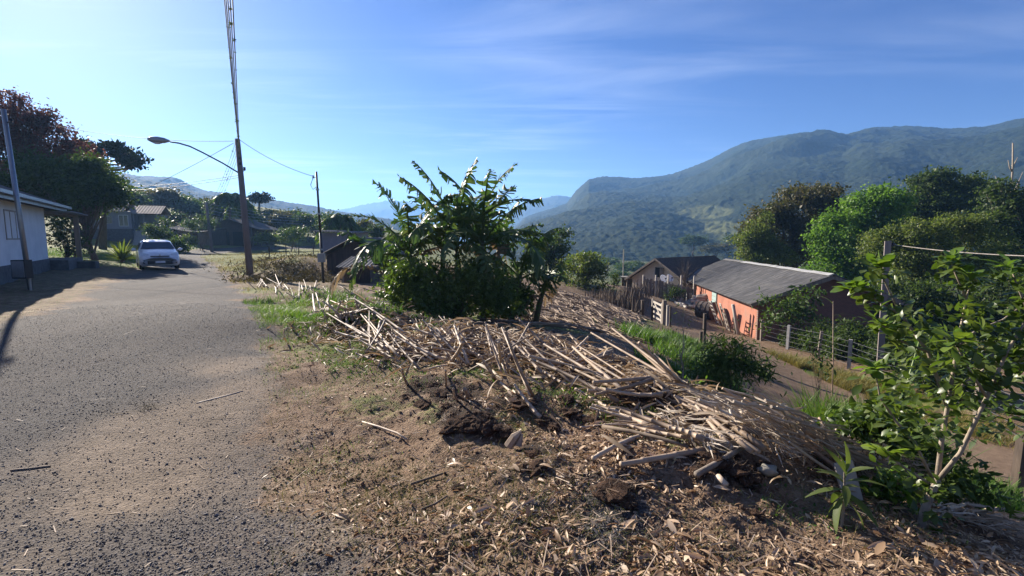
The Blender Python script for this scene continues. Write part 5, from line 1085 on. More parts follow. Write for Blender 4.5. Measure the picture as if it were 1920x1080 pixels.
# explicit canes: butt (px,py,h) -> tip (px,py,h): heaps with jittered companions
HEAPS = [  # butt, tip, number, spread px, label, group
 ((1000,742,.02),(945,612,.55),2,8,'tall pale cane leaning upright over the dark clods','leaning pair of pale canes'),
 ((1180,728,.10),(1015,628,.35),4,16,'long pale cane in the slanting row above the palm debris','slanting row of long canes'),
 ((1165,722,.10),(985,640,.30),4,18,'long pale cane in the slanting row above the palm debris','slanting row of long canes'),
 ((1290,700,.08),(1150,628,.42),5,16,'brown cane in the bundle beside the green weeds','bundle of canes beside the weeds'),
 ((1225,722,.14),(1105,730,.16),4,16,'thick pale cane lying level across the broken heap','level canes across the broken heap'),
 ((1140,660,.2),(1060,690,.2),4,10,'short thick cane propped across the middle of the heap','short canes propped across the heap'),
 ((1400,845,.10),(1270,760,.14),4,14,'pale weathered cane lying on the slope before the fallen fronds','weathered canes on the slope'),
 ((1340,830,.08),(1190,760,.12),4,14,'pale weathered cane lying on the slope before the fallen fronds','weathered canes on the slope'),
 ((1010,778,.03),(940,715,.12),2,5,'pale cane lying alone among the dark soil clods','lone canes among the clods'),
 ((940,690,.05),(880,620,.4),7,26,'pale cane in the long heap under the banana clump','canes of the long heap under the bananas'),
 ((880,680,.05),(805,618,.35),8,26,'pale cane in the long heap under the banana clump','canes of the long heap under the bananas'),
 ((820,665,.05),(750,605,.3),7,24,'pale cane in the long heap under the banana clump','canes of the long heap under the bananas'),
 ((760,660,.05),(700,600,.3),10,22,'cane at the roadward end of the long heap','canes at the roadward end of the long heap'),
 ((690,655,.05),(675,590,.4),5,10,'purplish cane standing in the small tepee by the road','small tepee of canes by the road'),
 ((640,605,.05),(648,568,.35),8,13,'cane of the little stack on the grassy verge','little stack of canes on the verge'),
 ((615,580,.05),(600,545,.3),6,13,'cane of the little stack on the grassy verge','little stack of canes on the verge'),
 ((520,545,.05),(515,520,.35),7,12,'cane of the far small pile near the lamp pole','far pile of canes near the lamp pole'),
 ((560,560,.05),(548,528,.3),6,14,'pale cane in the rough pile left of the little stack','rough pile on the verge'),
 ((585,545,.05),(600,520,.3),6,14,'pale cane in the rough pile left of the little stack','rough pile on the verge'),
 ((660,570,.05),(640,545,.3),6,16,'cane in the pile below the wooden shed','pile of canes below the wooden shed'),
 ((490,540,.05),(505,515,.3),5,10,'cane of the far small pile near the lamp pole','far pile of canes near the lamp pole'),
 ((1060,690,.05),(990,625,.35),6,24,'cane leaning in the middle of the long heap','canes leaning in the middle of the heap'),
 ((1100,700,.05),(1040,640,.25),5,24,'cane leaning in the middle of the long heap','canes leaning in the middle of the heap'),
 ((930,700,.05),(912,620,.5),4,14,'thin brown upright cane sticking out of the heap','thin upright canes sticking out of the heap'),
 ((835,725,.02),(835,672,.45),1,2,'short pale cane stump standing upright in the dark soil','upright cane stumps'),
 ((762,720,.0),(758,700,.22),2,5,'short pale cane stump standing upright in the dark soil','upright cane stumps'),
 ((855,752,.0),(856,728,.18),2,8,'short pale cane stump standing upright in the dark soil','upright cane stumps'),
 ((1600,890,.08),(1450,770,.22),5,14,'long dry cane running through the palm frond heap','long dry canes in the frond heap'),
 ((1480,810,.1),(1340,745,.3),5,16,'long dry cane running through the palm frond heap','long dry canes in the frond heap'),
 ((1430,800,.1),(1240,735,.16),5,14,'long dry cane running through the palm frond heap','long dry canes in the frond heap')]
def jat(c, s, hj=.08, tmax=12.0):
    h = max(0, c[2] + r_.normal()*hj*min(1, c[2]*4)); x, y = c[0] + r_.normal()*s, c[1] + r_.normal()*s*.5; p = at(x, y, h)
    if p[1] > (60 if c[0] < 720 else tmax if c[0] < 1200 else 6.5 if c[0] < 1420 else 5.3):
        p = onground(x, y, 5.0 if c[0] < 1420 else 4.4 if c[0] < 1700 else 3.4); p[2] += h
    return p
for A, B, n, s, lab, gr in HEAPS:
    for k in range(n):
        a, b = jat(A, s*1.15), jat(B, s*2.0); b = a + (b - a)*r_.uniform(.55, 1.15); d = b - a; L = np.linalg.norm(d); 
        if L > 2.6: b = a + d/L*2.6
        put_cane(a, b, lab, gr, .75 + .6*r_.random())
# loose canes strewn over the crest, lying on the ground
def strew(n, pxr, pyr, lab, gr, Lr=(.4,1.3), h=.06, bias=None, th=(.7,1.2)):
    for k in range(n):
        p = at(r_.uniform(*pxr), r_.uniform(*pyr)); a = r_.normal()*.6 + bias if bias is not None else r_.random()*6.3; L = r_.uniform(*Lr)
        q = p + np.array([math.cos(a), math.sin(a), 0])*L; p[2] += h*r_.random(); q[2] = gz(q[0], q[1]) + h*(.5 + r_.random()*1.5); put_cane(p, q, lab, gr, r_.uniform(*th))
strew(26, (720,1000), (640,690), 'short broken cane lying flat at the foot of the long heap', 'broken canes at the foot of the heap', bias=2.3)
strew(16, (1000,1220), (660,720), 'short broken cane lying flat among the slanting row', 'broken canes among the slanting row', bias=2.3)
strew(22, (620,760), (560,640), 'short broken cane lying on the mound beside the road', 'broken canes on the roadside mound', bias=2.0)
strew(14, (1220,1420), (740,830), 'short broken cane lying on the weedy slope', 'broken canes on the weedy slope', bias=2.4)
# the remaining canes, too many to tell apart: one tangled mat
def mat_mesh(n, pts, Lr, rad, bias, hz, seed, sides=4):
    r = np.random.default_rng(seed); m = MB()
    tv, tf = [], []
    for k in range(2):
        for j in range(sides): a = 2*math.pi*j/sides; tv.append((math.cos(a), k, math.sin(a)))
    tf = [(j, (j+1) % sides, sides+(j+1) % sides, sides+j) for j in range(sides)]
    P = pts(n, r); ang = np.where(r.random(n) < .65, bias + r.normal(size=n)*.45, r.random(n)*6.3); L = r.uniform(*Lr, n); z0 = r.random(n)*hz; 
    Q = P + np.stack([np.cos(ang)*L, np.sin(ang)*L, 0*L], -1); P[:,2] = terr(P[:,0],P[:,1]) + z0; Q[:,2] = terr(Q[:,0],Q[:,1]) + z0 + r.normal(size=n)*hz*.5
    d = Q - P; ln = np.linalg.norm(d, axis=1); rd = rad*(.6+.8*r.random(n)); return inst(tv, tf, P, basis(d, np.tile([0,0,1.],(n,1))), np.stack([rd, ln, rd], -1))
HEAPLINE = np.array([at(*q) for q in [(640,590),(700,622),(780,640),(860,652),(940,665),(1020,680),(1100,695),(1180,712),(1270,745),(1380,790)]])
def along(n, r, sp=.35):
    t = r.random(n)*(len(HEAPLINE)-1); i = t.astype(int); f = (t-i)[:,None]; p = HEAPLINE[i]*(1-f) + HEAPLINE[i+1]*f; p[:, :2] += r.normal(size=(n,2))*sp; return p
M_LITTERC = mat_leaf('broken_cane_litter', [(.14,.095,.065), (.30,.22,.16), (.50,.40,.30)], .08, .7, .2)
tag(single('cane_litter', 'tangle of broken dry cane and husks along the crest of the bank', 'cane litter', np_mesh('cane_litter', *mat_mesh(800, lambda n, r: along(n, r, .42), (.08,.40), .008, 2.3, .05, 5)), M_LITTERC), kind='stuff')
nH = 2600; rH = np.random.default_rng(15); PH = along(nH, rH, .55); PH[:,2] = terr(PH[:,0],PH[:,1]) + .02 + rH.random(nH)*.14; aH = np.where(rH.random(nH) < .5, 2.3 + rH.normal(size=nH)*.6, rH.random(nH)*6.3)
dH = np.stack([np.cos(aH), np.sin(aH), rH.normal(size=nH)*.35], -1); nHn = np.stack([rH.normal(size=nH)*.7, rH.normal(size=nH)*.7, np.ones(nH)], -1); sH = rH.uniform(.10,.34,nH); T = leaf_t(.11, 5, .6, .35)
tag(single('heap_husks', 'dry curled husks and leaf strips matted through the cane heap', 'husks', np_mesh('heap_husks', *inst(T[0], T[1], PH, basis(dH, nHn), sH)), mat_leaf('husk', [(.12,.08,.05),(.25,.18,.115),(.42,.33,.23),(.56,.47,.36)], .2, .6, .25, (1.1,.95,.75))), kind='stuff')
# straw field beyond the bananas
FQ = W2([(955,608),(1190,640),(1215,625),(1180,585),(1130,556),(1010,542),(940,560)])
def infield(n, r):
    P = np.array(FQ); lo, hi = P.min(0), P.max(0); out = []
    while len(out) < n:
        q = lo + (hi-lo)*r.random((4000,2)); q = q[inside(q[:,0], q[:,1], FQ)]; out += list(q)
    q = np.array(out[:n]); return np.concatenate([q, np.zeros((n,1))], 1)
tag(single('field_straw', 'pale broken straw and cane strewn over the sloping field behind the bananas', 'straw', np_mesh('field_straw', *mat_mesh(5200, infield, (.2,1.0), .016, 2.2, .10, 6)), M_LITTERC), kind='stuff')
# big dry palm fronds
def frond(seed, L=1.5):
    r = np.random.default_rng(seed); n = 16; pts = [np.array([0, L*s, .10*math.sin(math.pi*s)*r.random()]) + np.array([.06*math.sin(2.5*s)*r.normal(),0,0]) for s in np.linspace(0,1,n)]
    m = MB().tube(pts, [.008*(1-.8*k/n)+.002 for k in range(n)], 5); V, F = [], []
    for k in range(1, n-1):
        for sd in (-1,1):
            for rep in range(1):
                a = .35 + r.random()*.35; ln = L*.34*(.5+math.sin(math.pi*k/n))*.8; e = pts[k] + np.array([sd*math.sin(a)*ln, math.cos(a)*ln, r.normal()*.03-.02]); w = .008 + .012*r.random(); q = len(V); md = (pts[k]+e)/2 + np.array([0,0,.02*r.normal()])
                V += [pts[k], md+np.array([0,-w,.004]), e, md+np.array([0,w,-.004])]; F.append((q,q+1,q+2,q+3))
    return m.add(V, F).mesh('dry_frond')
FR = [frond(500+i, 1.0) for i in range(5)]
for m_ in FR: m_.materials.append(M_FROND)
r_ = np.random.default_rng(91)
def put_frond(A, B, label, group, i):
    A = np.array(A); B = np.array(B); d = A - B; L = np.linalg.norm(d)
    if L > 1.5: A = B + d/L*(1.2 + .35*r_.random()); A[2] = max(A[2], gz(A[0], A[1]) + .12 + .3*r_.random())
    v = Vector(np.array(B)-np.array(A)); ob = bpy.data.objects.new('dry_frond', FR[i % 5]); COL.objects.link(ob); ob.location = A; ob.rotation_mode = 'QUATERNION'
    L = v.length; ob.rotation_quaternion = v.to_track_quat('Y', 'Z'); ob.rotation_quaternion = ob.rotation_quaternion @ Matrix.Rotation(r_.normal()*.5, 3, 'Y').to_quaternion(); ob.scale = (L*.8, L, L*.9); tag(ob, label, 'palm frond', group)
for A, B, n, s, lab, gr in [((1380,742,.32),(1600,870,.10),9,20,'dry grey palm frond in the big heap on the bank','dry fronds of the big heap'),((1325,740,.28),(1500,850,.08),8,20,'dry grey palm frond in the big heap on the bank','dry fronds of the big heap'),((1440,760,.3),(1680,900,.08),6,14,'dry grey palm frond in the big heap on the bank','dry fronds of the big heap'),
   ((1560,850,.1),(1720,905,.12),7,14,'dry palm frond lying behind the sapling trunk','dry fronds behind the sapling'),((1760,890,.12),(1905,1000,.05),6,16,'dark dry palm frond sloping down beyond the sapling','dark fronds sloping beyond the sapling'),((1220,770,.1),(1330,835,.05),4,14,'flattened dry frond on the slope above the leaf litter','flattened fronds above the litter')]:
    for k in range(n): put_frond(jat(A, s), jat(B, s), lab, gr, k)
# sticks on the road and verge
def stick(label, pts, rad=.011, h=.012, mt_=None):
    P = [at(x, y, h) for x, y in pts]; single('stick', label, 'stick', MB().tube([tuple(q-P[0]) for q in P], [rad, rad*.9, rad*.8, rad*.6][:len(P)] + [rad*.5]*max(0, len(P)-4), 6).mesh('stick', smooth=True), mt_ or M_CANE, P[0])
stick('bent pale stick lying on the tan patch of the gravel road', [(368,757),(378,754),(425,742),(455,733)], .012); stick('curved pale stick on the bare verge', [(668,788),(710,800),(745,812),(763,824)], .012)
stick('thin brown twig on the leafy verge near the gravel', [(770,908),(800,898),(830,888)], .010, .012, M_TWIG); stick('dark twig lying in the leaf litter', [(790,955),(815,945),(838,930)], .008, .01, M_TWIG)
stick('grey old branch lying below the weathered canes', [(1130,800),(1180,808),(1240,822),(1290,838)], .02, .05, M_TWIG); stick('thick cut branch lying across the dark debris', [(1305,890),(1345,868),(1392,838)], .022, .04, M_WOOD)
stick('short cut branch end in the dark debris', [(1345,893),(1362,910)], .022, .03, M_CANE); stick('thin pale twig near the left edge of the road', [(20,882),(60,878),(95,874)], .008, .01)
# clump of dead grass on the road
b = at(275, 768); n = 160; rr = np.random.default_rng(3); P = np.stack([rr.normal(size=n)*.055, rr.normal(size=n)*.03, np.full(n,.0)], -1); dd = unit(np.stack([rr.normal(size=n)+.8, rr.normal(size=n)*.6, .35+.3*rr.random(n)], -1))
single('grass_tuft', 'dark uprooted grass tuft lying on the gravel road', 'tuft', np_mesh('grass_tuft', *inst(*BLADE, P, basis(dd, np.tile([0,0,1.],(n,1))), np.full(n,.12)*(.5+rr.random(n)))), mat_leaf('dead_tuft', [(.03,.022,.014),(.09,.07,.04)], .1, .8, .1), b)
# clods of uprooted soil
r_ = np.random.default_rng(44)
for k, (px, py, rad) in enumerate([(885,798,.17),(828,742,.14),(865,745,.12),(782,722,.12),(985,758,.15),(1072,775,.12),(1040,800,.10),(1200,738,.2),(1240,752,.16),(645,635,.16),(700,668,.14),(1335,862,.13),(1385,880,.12),(1150,922,.14),(1175,935,.10),(1010,878,.12),(850,800,.15),(925,802,.14),(1440,880,.11),(1065,748,.12),(955,730,.12),(1420,965,.05),(800,760,.15),(1000,850,.08),(860,915,.07),(905,780,.12),(840,765,.1),(760,745,.09),(815,725,.12),(870,790,.13),(945,810,.1),(1020,790,.1),(1110,790,.1),(1180,750,.13),(1225,728,.14),(1360,872,.11),(1310,885,.09),(1405,895,.1),(980,880,.09),(1060,905,.07),(720,680,.12),(760,665,.12),(625,650,.1),(1130,930,.08),(1190,915,.09)]):
    c = at(px, py, rad*.05); rad *= .55; m = MB().lump((0,0,0), rad, k, 3, .5, (1.3,1.05,.55)); ob = single('soil_clod', 'dark clod of uprooted soil and roots on the littered bank', 'clod', m.mesh('soil_clod'), M_SOIL, c, 'clods of uprooted soil'); ob.rotation_euler = (0,0,r_.random()*6)
    n = 120; d = unit(r_.normal(size=(n,3)) + np.array([0,-.3,.2])); V, F = inst(*BLADE, d*rad*np.array([1.2,.95,.6]), basis(d + r_.normal(size=(n,3))*.8, r_.normal(size=(n,3))), np.full(n, rad*.9)*(.4+r_.random(n)))
    obj('roots', np_mesh('roots', V, F), M_TWIG, ob)
c = at(1440, 882, .04); single('pale_stone', 'pale rounded stone in the debris by the fronds', 'stone', MB().lump((0,0,0), .05, 5, 3, .22, (1.2,1,.8)).mesh('pale_stone', smooth=True), mat_rough('pale_rock', (.16,.15,.125), (.30,.285,.245), 9, .9, .5, .01), c)
c = at(965, 830, .02); single('white_stump', 'small pale split stump sticking from the soil', 'stump', MB().tube([(-.05,0,-.03),(0,0,.05),(.05,.01,.09)],[.04,.035,.012],7).tube([(.03,0,-.02),(.06,0,.07)],[.03,.008],6).mesh('white_stump'), M_CANE, c)
c = at(1600, 935); single('grey_board', 'short grey board leaning behind the seedling', 'board', MB().beam((0,0,-.02),(-.05,.06,.24),.13,.02,(0,1,0)).mesh('grey_board'), M_WOODP, c)
# ================================================================ sapling, weeds, leaf litter, grass, gravel
# ---- the sapling in front on the right
b = at(1725, 1006); SB = b; T0 = 3.15
def S(px, py, dt=0.0): return D(px, py, T0 + dt) - SB
root = empty('loquat_sapling', 'young broad leaved fruit tree with three pale stems in the leaf litter', 'tree', b)
def path(*q): return [S(*k) if len(k) == 3 else S(*k) for k in q]
stems = [([(1725,1012,0),(1730,965,0),(1748,920,0),(1757,900,.02)], [.027,.024,.022,.021]),
 ([(1757,902,.02),(1765,830,.06),(1780,740,.12),(1795,650,.16),(1812,560,.2),(1822,520,.22)], [.016,.014,.012,.010,.006,.004]),
 ([(1757,902,.02),(1800,850,-.05),(1850,745,-.12),(1888,660,-.15),(1930,590,-.15),(1960,520,-.1)], [.015,.013,.011,.009,.006,.004]),
 ([(1752,905,.0),(1715,830,-.08),(1680,790,-.12),(1650,745,-.16),(1640,690,-.16)], [.010,.009,.008,.006,.003]),
 ([(1775,760,.1),(1740,660,.18),(1690,590,.26),(1640,560,.3),(1600,540,.32)], [.013,.011,.009,.007,.004]),
 ([(1795,650,.16),(1830,620,.3),(1880,600,.42),(1935,560,.45)], [.011,.009,.007,.004]),
 ([(1740,660,.18),(1690,640,.1),(1655,610,.08)], [.009,.007,.004]),
 ([(1850,745,-.12),(1815,690,-.2),(1790,640,-.26)], [.009,.007,.004]),
 ([(1740,905,.0),(1700,880,-.1),(1660,850,-.14)], [.010,.008,.005]),
 ([(1780,740,.12),(1850,690,.3),(1905,660,.4),(1960,640,.4)], [.012,.010,.007,.004]),
 ([(1690,590,.26),(1655,520,.3),(1650,500,.3)], [.008,.006,.003]),
 ([(1812,560,.2),(1790,510,.25),(1782,490,.25)], [.007,.005,.003]),
 ([(1930,590,-.15),(1905,530,-.1),(1895,500,-.1)], [.007,.005,.003])]
tips = []; mids = []
for q, rr in stems:
    p = path(*q); obj('stem', MB().tube(p, rr, 8, True, .06).mesh('stem', smooth=True), M_BARKP, root); tips.append(p[-1]); mids += [p[i]*(1-f)+p[i+1]*f for i in range(max(1, len(p)//2 - 1), len(p)-1) for f in np.linspace(0, 1, 7)[:-1]]
r = np.random.default_rng(101); P, Dd, Sz = [], [], []
for tpt in tips[1:]:
    for k in range(15):
        a = k*2.4 + r.random()*.4; el = r.uniform(-.2, 1.0); P.append(tpt + r.normal(size=3)*.012); Dd.append((math.cos(a)*math.cos(el), math.sin(a)*math.cos(el), math.sin(el))); Sz.append(r.uniform(.08, .14))
P, Dd, Sz = np.array(P), np.array(Dd), np.array(Sz); nn = np.tile([0,0,1.],(len(P),1)) + r.normal(size=P.shape)*.3
FRSH = obj('tip_leaves', np_mesh('tip_leaves', *inst(*LEAFOB, P, basis(Dd, nn), Sz), True), L_FRESH, root)
P, Dd, Sz = [], [], []
for mpt in mids:
    for k in range(5):
        a = r.random()*6.3; el = r.uniform(-.9, .7); o_ = r.normal(size=3)*np.array([.05,.07,.04]); P.append(mpt + o_); Dd.append((math.cos(a)*math.cos(el), math.sin(a)*math.cos(el), math.sin(el))); Sz.append(r.uniform(.05, .10))
for k in range(950):   # inner crown
    c = S(r.uniform(1665,2000), r.uniform(560,825), r.uniform(-.25,.5)); 
    if (c[0] < S(1700,700)[0]) and r.random() < .45: continue
    a = r.random()*6.3; el = r.uniform(-1.0,.6); P.append(c); Dd.append((math.cos(a)*math.cos(el), math.sin(a)*math.cos(el), math.sin(el))); Sz.append(r.uniform(.05,.09))
P, Dd, Sz = np.array(P), np.array(Dd), np.array(Sz); nn = np.tile([0,0,1.],(len(P),1)) + r.normal(size=P.shape)*.5
obj('crown', np_mesh('crown', *inst(*LEAFOB, P, basis(Dd, nn), Sz), True), L_GLOSS, root)
tw = MB()
for k in range(len(P)):
    if k % 3 == 0 and k < 0: tw.tube([P[k], P[k] - np.array([r.normal()*.03, r.normal()*.03, .06])], .002, 3, False)

# round leaves hanging before the lane
b = at(1752, 905); 
# ---- seedling with long drooping leaves
b = at(1578, 985); root = empty('mango_seedling', 'single stemmed seedling with long drooping leaves in front of the grey board', 'seedling', b); r = np.random.default_rng(3)
obj('stem', MB().tube([(0,0,-.03),(.005,0,.18),(0,.01,.33)],[.009,.008,.005],7).mesh('stem'), M_BARKP, root)
n = 15; a = np.arange(n)*2.4; el = np.linspace(1.3,-.75,n); dd = np.stack([np.cos(a)*np.cos(el), np.sin(a)*np.cos(el), np.sin(el)], -1); T = leaf_t(.24, 6, .25, .45)
P = np.stack([np.zeros(n), np.zeros(n), np.linspace(.34,.16,n)], -1); obj('leaves', np_mesh('leaves', *inst(T[0],T[1],P,basis(dd,np.tile([0,0,1.],(n,1))+r.normal(size=(n,3))*.2),np.linspace(.16,.22,n)),True), L_OLIVE, root)
# ---- shrubs on the bank
def bush(name, label, px, py, t, blobs, leaf, size, ncl, nper, sig, seed, tm=LEAF2, **kw): return px_tree(name, label, 'shrub', px, t, blobs, leaf, size, ncl, nper, sig, seed, basepx=py, tmpl=tm, shell=.2, **kw)
bush('bank_shrub', 'dark green narrow leaved shrub on the bank above the frond heap', 1370, 735, 9.5, [(1360,690,34,30,0),(1330,705,30,26,0),(1400,700,30,26,0),(1380,660,22,22,0),(1350,650,16,18,0),(1425,690,18,14,0)], L_MID, .10, 190, 18, .13, 111, LEAFN, r0=.02, nlimb=26, stems=5, trunk=.3)
bush('lane_sapling', 'thin sapling with a dark leafy top on the near edge of the lane', 1537, 760, 10.5, [(1525,650,16,24,0),(1530,680,20,16,0),(1545,700,12,12,0)], L_DARK, .08, 18, 14, .09, 112, r0=.015, nlimb=9, trunk=1.0)
bush('low_bush', 'small leafy bush at the foot of the sapling beside the tall grass', 1640, 880, 3.9, [(1640,800,40,36,0),(1600,800,30,26,0),(1665,830,30,26,0),(1690,770,26,30,.1)], L_GLOSS, .07, 70, 12, .07, 113, LEAFOB, r0=.012, nlimb=14, stems=3, trunk=.2)
bush('ground_bush', 'low leafy green bush in the litter just left of the sapling foot', 1672, 940, 3.45, [(1670,910,26,20,0),(1650,925,22,14,0),(1690,925,20,14,0)], L_FRESH, .055, 34, 10, .05, 121, LEAFOB, r0=.006, nlimb=8, stems=3, trunk=.08)
bush('ground_bush', 'low dark green bush on the slope right of the sapling foot', 1815, 960, 3.7, [(1810,910,36,26,0),(1840,930,30,20,0),(1785,930,26,18,0)], L_MID, .06, 46, 10, .06, 122, LEAF2, r0=.006, nlimb=8, stems=3, trunk=.08)
bush('ground_bush', 'leafy bush spilling over the bank edge beside the lush grass clump', 1700, 870, 4.6, [(1700,840,44,28,0),(1740,850,36,24,0),(1665,850,30,20,0)], L_MID, .07, 80, 12, .08, 123, LEAF2, r0=.008, nlimb=12, stems=4, trunk=.12)
bush('ground_bush', 'small green bush at the uphill end of the frond heap', 1290, 745, 6.0, [(1290,735,26,16,0),(1270,742,20,12,0)], L_FRESH, .06, 40, 10, .07, 124, LEAF2, r0=.006, nlimb=8, stems=3, trunk=.08)
bush('ground_bush', 'small weedy bush below the middle of the cane heap', 1085, 760, 5.2, [(1085,742,22,16,0),(1105,750,18,12,0),(1068,752,16,10,0)], L_FRESH, .05, 40, 10, .06, 125, LEAF2, r0=.005, nlimb=8, stems=3, trunk=.06)
# bare thin sapling
b = onground(1280, 728, 8.4); root = empty('bare_sapling', 'thin nearly leafless sapling standing before the green weeds', 'sapling', b); r = np.random.default_rng(8); mb = MB(); tp = D(1283, 590, 8.4) - b
tr = limbs(mb, (0,0,-.1), tp, [tp*s + np.array([r.normal()*.22, r.normal()*.22, .22]) for s in (.4,.5,.55,.65,.7,.8,.85,.9)], .016, r, 7, .03); obj('stem', mb.mesh('stem', smooth=True), M_BARKP, root)
P = np.array([tp*s + r.normal(size=3)*.12 for s in r.uniform(.35,1,70)]); obj('leaves', np_mesh('leaves', *inst(*LEAFN, P, basis(r.normal(size=P.shape)+np.array([0,0,-.4]), r.normal(size=P.shape)), r.uniform(.05,.10,len(P))), True), L_OLIVE, root)
# leafless tree by the orange house
b = onground(1285, 560, 41); root = empty('leafless_tree', 'small leafless tree between the cream house and the orange house', 'tree', b); mb = MB(); tp = D(1283, 515, 41) - b
e = [D(x, y, 41+r.normal()*.6) - b for x, y in [(1262,500),(1270,488),(1278,484),(1290,486),(1300,492),(1305,505),(1310,515),(1268,520),(1315,500),(1282,478),(1295,478),(1256,512)]]; limbs(mb, (0,0,-.2), tp, e + [q*.9 + r.normal(size=3)*.3 for q in e], .11, r, 5, .06); obj('trunk', mb.mesh('trunk', smooth=True), M_BARK, root)
bush('hedge_bush', 'grey green low bush at the paling fence before the cream house', 1270, 568, 39, [(1272,552,14,12,0),(1258,556,12,9,0)], L_DARK, .12, 60, 16, .18, 114, LEAF1, r0=.03)
# tall maize like stalks
for k, (px, py, t, tx, ty, lab) in enumerate([(1563,735,12.5,1562,565,'tall dry stalk with a brown tip standing by the fence'),(1660,790,6.3,1735,600,'long green leaning reed stalk rising from the tall grass')]):
    b = onground(px, py, t); root = empty('tall_reed', lab, 'reed', b); tp = D(tx, ty, t) - b; obj('stalk', MB().tube([(0,0,-.1), tuple(tp*.5 + np.array([.02,0,.02])), tuple(tp)], [.018,.014,.006], 7).mesh('stalk', smooth=True), M_CANE if k == 0 else mat_plain('green_stalk', (.16,.22,.05), .5), root)
    n = 9 if k == 0 else 14; s = np.linspace(.15,.98,n); a = np.arange(n)*2.6; P = tp[None]*s[:,None]; dd = np.stack([np.cos(a)*.7, np.sin(a)*.7, .7+0*a], -1); T = leaf_t(.09, 6, .2, .7, 'blade')
    obj('leaves', np_mesh('leaves', *inst(T[0],T[1],P,basis(dd,np.tile([0,0,1.],(n,1))+np.stack([-np.cos(a),-np.sin(a),0*a],-1)),np.full(n,.55)*(.6+.6*r.random(n))),True), L_OLIVE if k == 0 else L_GRASS, root)
# dry brush at the field edge
for k, (px, py, t, h) in enumerate([(1140,585,28,1.3),(1155,580,30,1.5),(1168,583,30,1.6),(1178,575,33,1.5),(1190,572,35,1.3),(1128,572,30,1.1),(1200,560,38,1.3)]):
    b = onground(px, py, t); root = empty('dry_brush', 'upright brush of dry brown stems at the field edge', 'brush', b, 0, 'dry brush at the field edge'); n = 130; P = np.stack([r.normal(size=n)*.55, r.normal(size=n)*.3, 0*r.random(n)], -1); dd = unit(np.stack([r.normal(size=n)*.16, r.normal(size=n)*.16, np.ones(n)], -1)); T = (np.array([(-.5,0,0),(.5,0,0),(.3,1,0),(-.3,1,0)]), np.array([(0,1,2,3)]))
    obj('stems', np_mesh('stems', *inst(*T, P, basis(dd, r.normal(size=(n,3))), np.stack([np.full(n,.035), h*r.uniform(.5,1.1,n), np.ones(n)], -1))), M_TWIG, root)

# ---- grass, as cover nobody could count
def sample(n, r, rmin, rmax, azr=(-.88,.88), pw=0.0):
    az = r.uniform(*azr, n); rad = np.exp(r.uniform(math.log(rmin), math.log(rmax), n)); return np.stack([rad*np.sin(az), rad*np.cos(az)], -1)
r = np.random.default_rng(131)
L_MIDW = mat_leaf('weed_leaf', [(.04,.08,.02),(.07,.13,.03),(.12,.18,.05)], .3)
L_FRESHG = mat_leaf('fresh_grass', [(.05,.10,.018), (.09,.16,.028), (.17,.21,.06)], .38, .5, .3)
def grass_at(patches, n, mt_, name, h, lab, w=1.0, lean_=.5, tm=BLADE):
    P = []; ws = np.array([q[2]*q[2]*q[3]/max(2.0, 0) for q in patches]); ws = ws/ws.sum()
    for (a, b_, rad, s), f in zip(patches, ws):
        m = int(n*f)+20; q = r.normal(size=(m,2))*rad*.62 + np.array([a, b_]); P.append(q)
    P = np.concatenate(P); rd, ln = sdist(P[:,0],P[:,1],ROAD), sdist(P[:,0],P[:,1],LANE); k = (rd < .15) & (ln < .1) & (fbm(P[:,0]*1.6,P[:,1]*1.6,7,3) > -.18); P = P[k]
    P3 = np.concatenate([P, ground(P[:,0],P[:,1])[:,None] - .01], 1); dist = np.hypot(P[:,0],P[:,1]); hh = h*(.5+.8*r.random(len(P)))*np.clip(dist/9,.6,1.5)
    tag(single(name, lab, 'grass', grass_mesh(name, P3, hh, r, lean_, w*1.3, tm), mt_), kind='stuff')
def PW(l): return [(*at(a,b_,0,terr0)[:2], rr_, s) for a,b_,rr_,s in l]
grass_at(PW([(540,640,1.0,.3),(590,605,1.1,1),(560,585,1.0,.8),(520,570,1.0,.7),(615,650,.6,.8),(680,665,.7,.6),(640,690,.7,.6),(590,690,.6,.4),(575,735,.4,.4),(700,720,.6,.35)]), 30000, L_GRASS, 'verge_grass', .09, 'short green grass on the road verge')
grass_at(PW([(825,790,.28,.6),(760,730,.4,.5),(1000,745,.35,.5),(1100,755,.4,.7),(1160,790,.3,.5),(935,790,.3,.5),(830,700,.35,.6),(900,700,.4,.5),(1210,850,.15,.4),(1260,860,.2,.4),(640,850,.4,.3),(1650,970,.25,.6),(1540,950,.2,.4),(1470,960,.18,.4),(690,800,.3,.35)]), 9000, L_GRASS, 'weed_grass', .09, 'scattered green weeds between the clods on the bank', 1.4, .8)
grass_at(PW([(1250,655,.9,1),(1225,640,.8,1),(1290,650,.7,.9),(1300,690,.6,1),(1240,690,.4,.6),(1340,720,.5,.8),(1420,700,.5,.4)]), 15000, L_GRASS, 'bank_weeds', .26, 'bright green weeds on the bank above the lane', 1.7, .7)
grass_at(PW([(1880,960,.35,1),(1910,930,.4,1),(1850,930,.3,.6),(1700,810,.35,.6),(1560,810,.25,.7)]), 9000, L_GRASS, 'tall_grass', .30, 'tall bright green grass at the edge of the bank', 1.25, .55)
grass_at(PW([(1440,668,.9,1),(1480,680,1.0,1),(1520,695,1.0,1),(1560,712,1.0,1),(1610,730,1.0,1),(1660,745,1.0,.9),(1740,760,1.2,.7),(1830,810,1.0,.5)]), 30000, L_GRASSY, 'straw_grass', .20, 'yellow dry grass along the wire fence of the lane', 1.3, .7)
grass_at(PW([(60,640,.5,.4),(130,612,.6,.4),(205,485,2.5,1),(150,475,3.5,1),(240,500,1.5,.8),(100,480,3,.8)]), 16000, L_GRASS, 'lawn_grass', .10, 'sunlit green lawn beside the car', 2.2, .6)
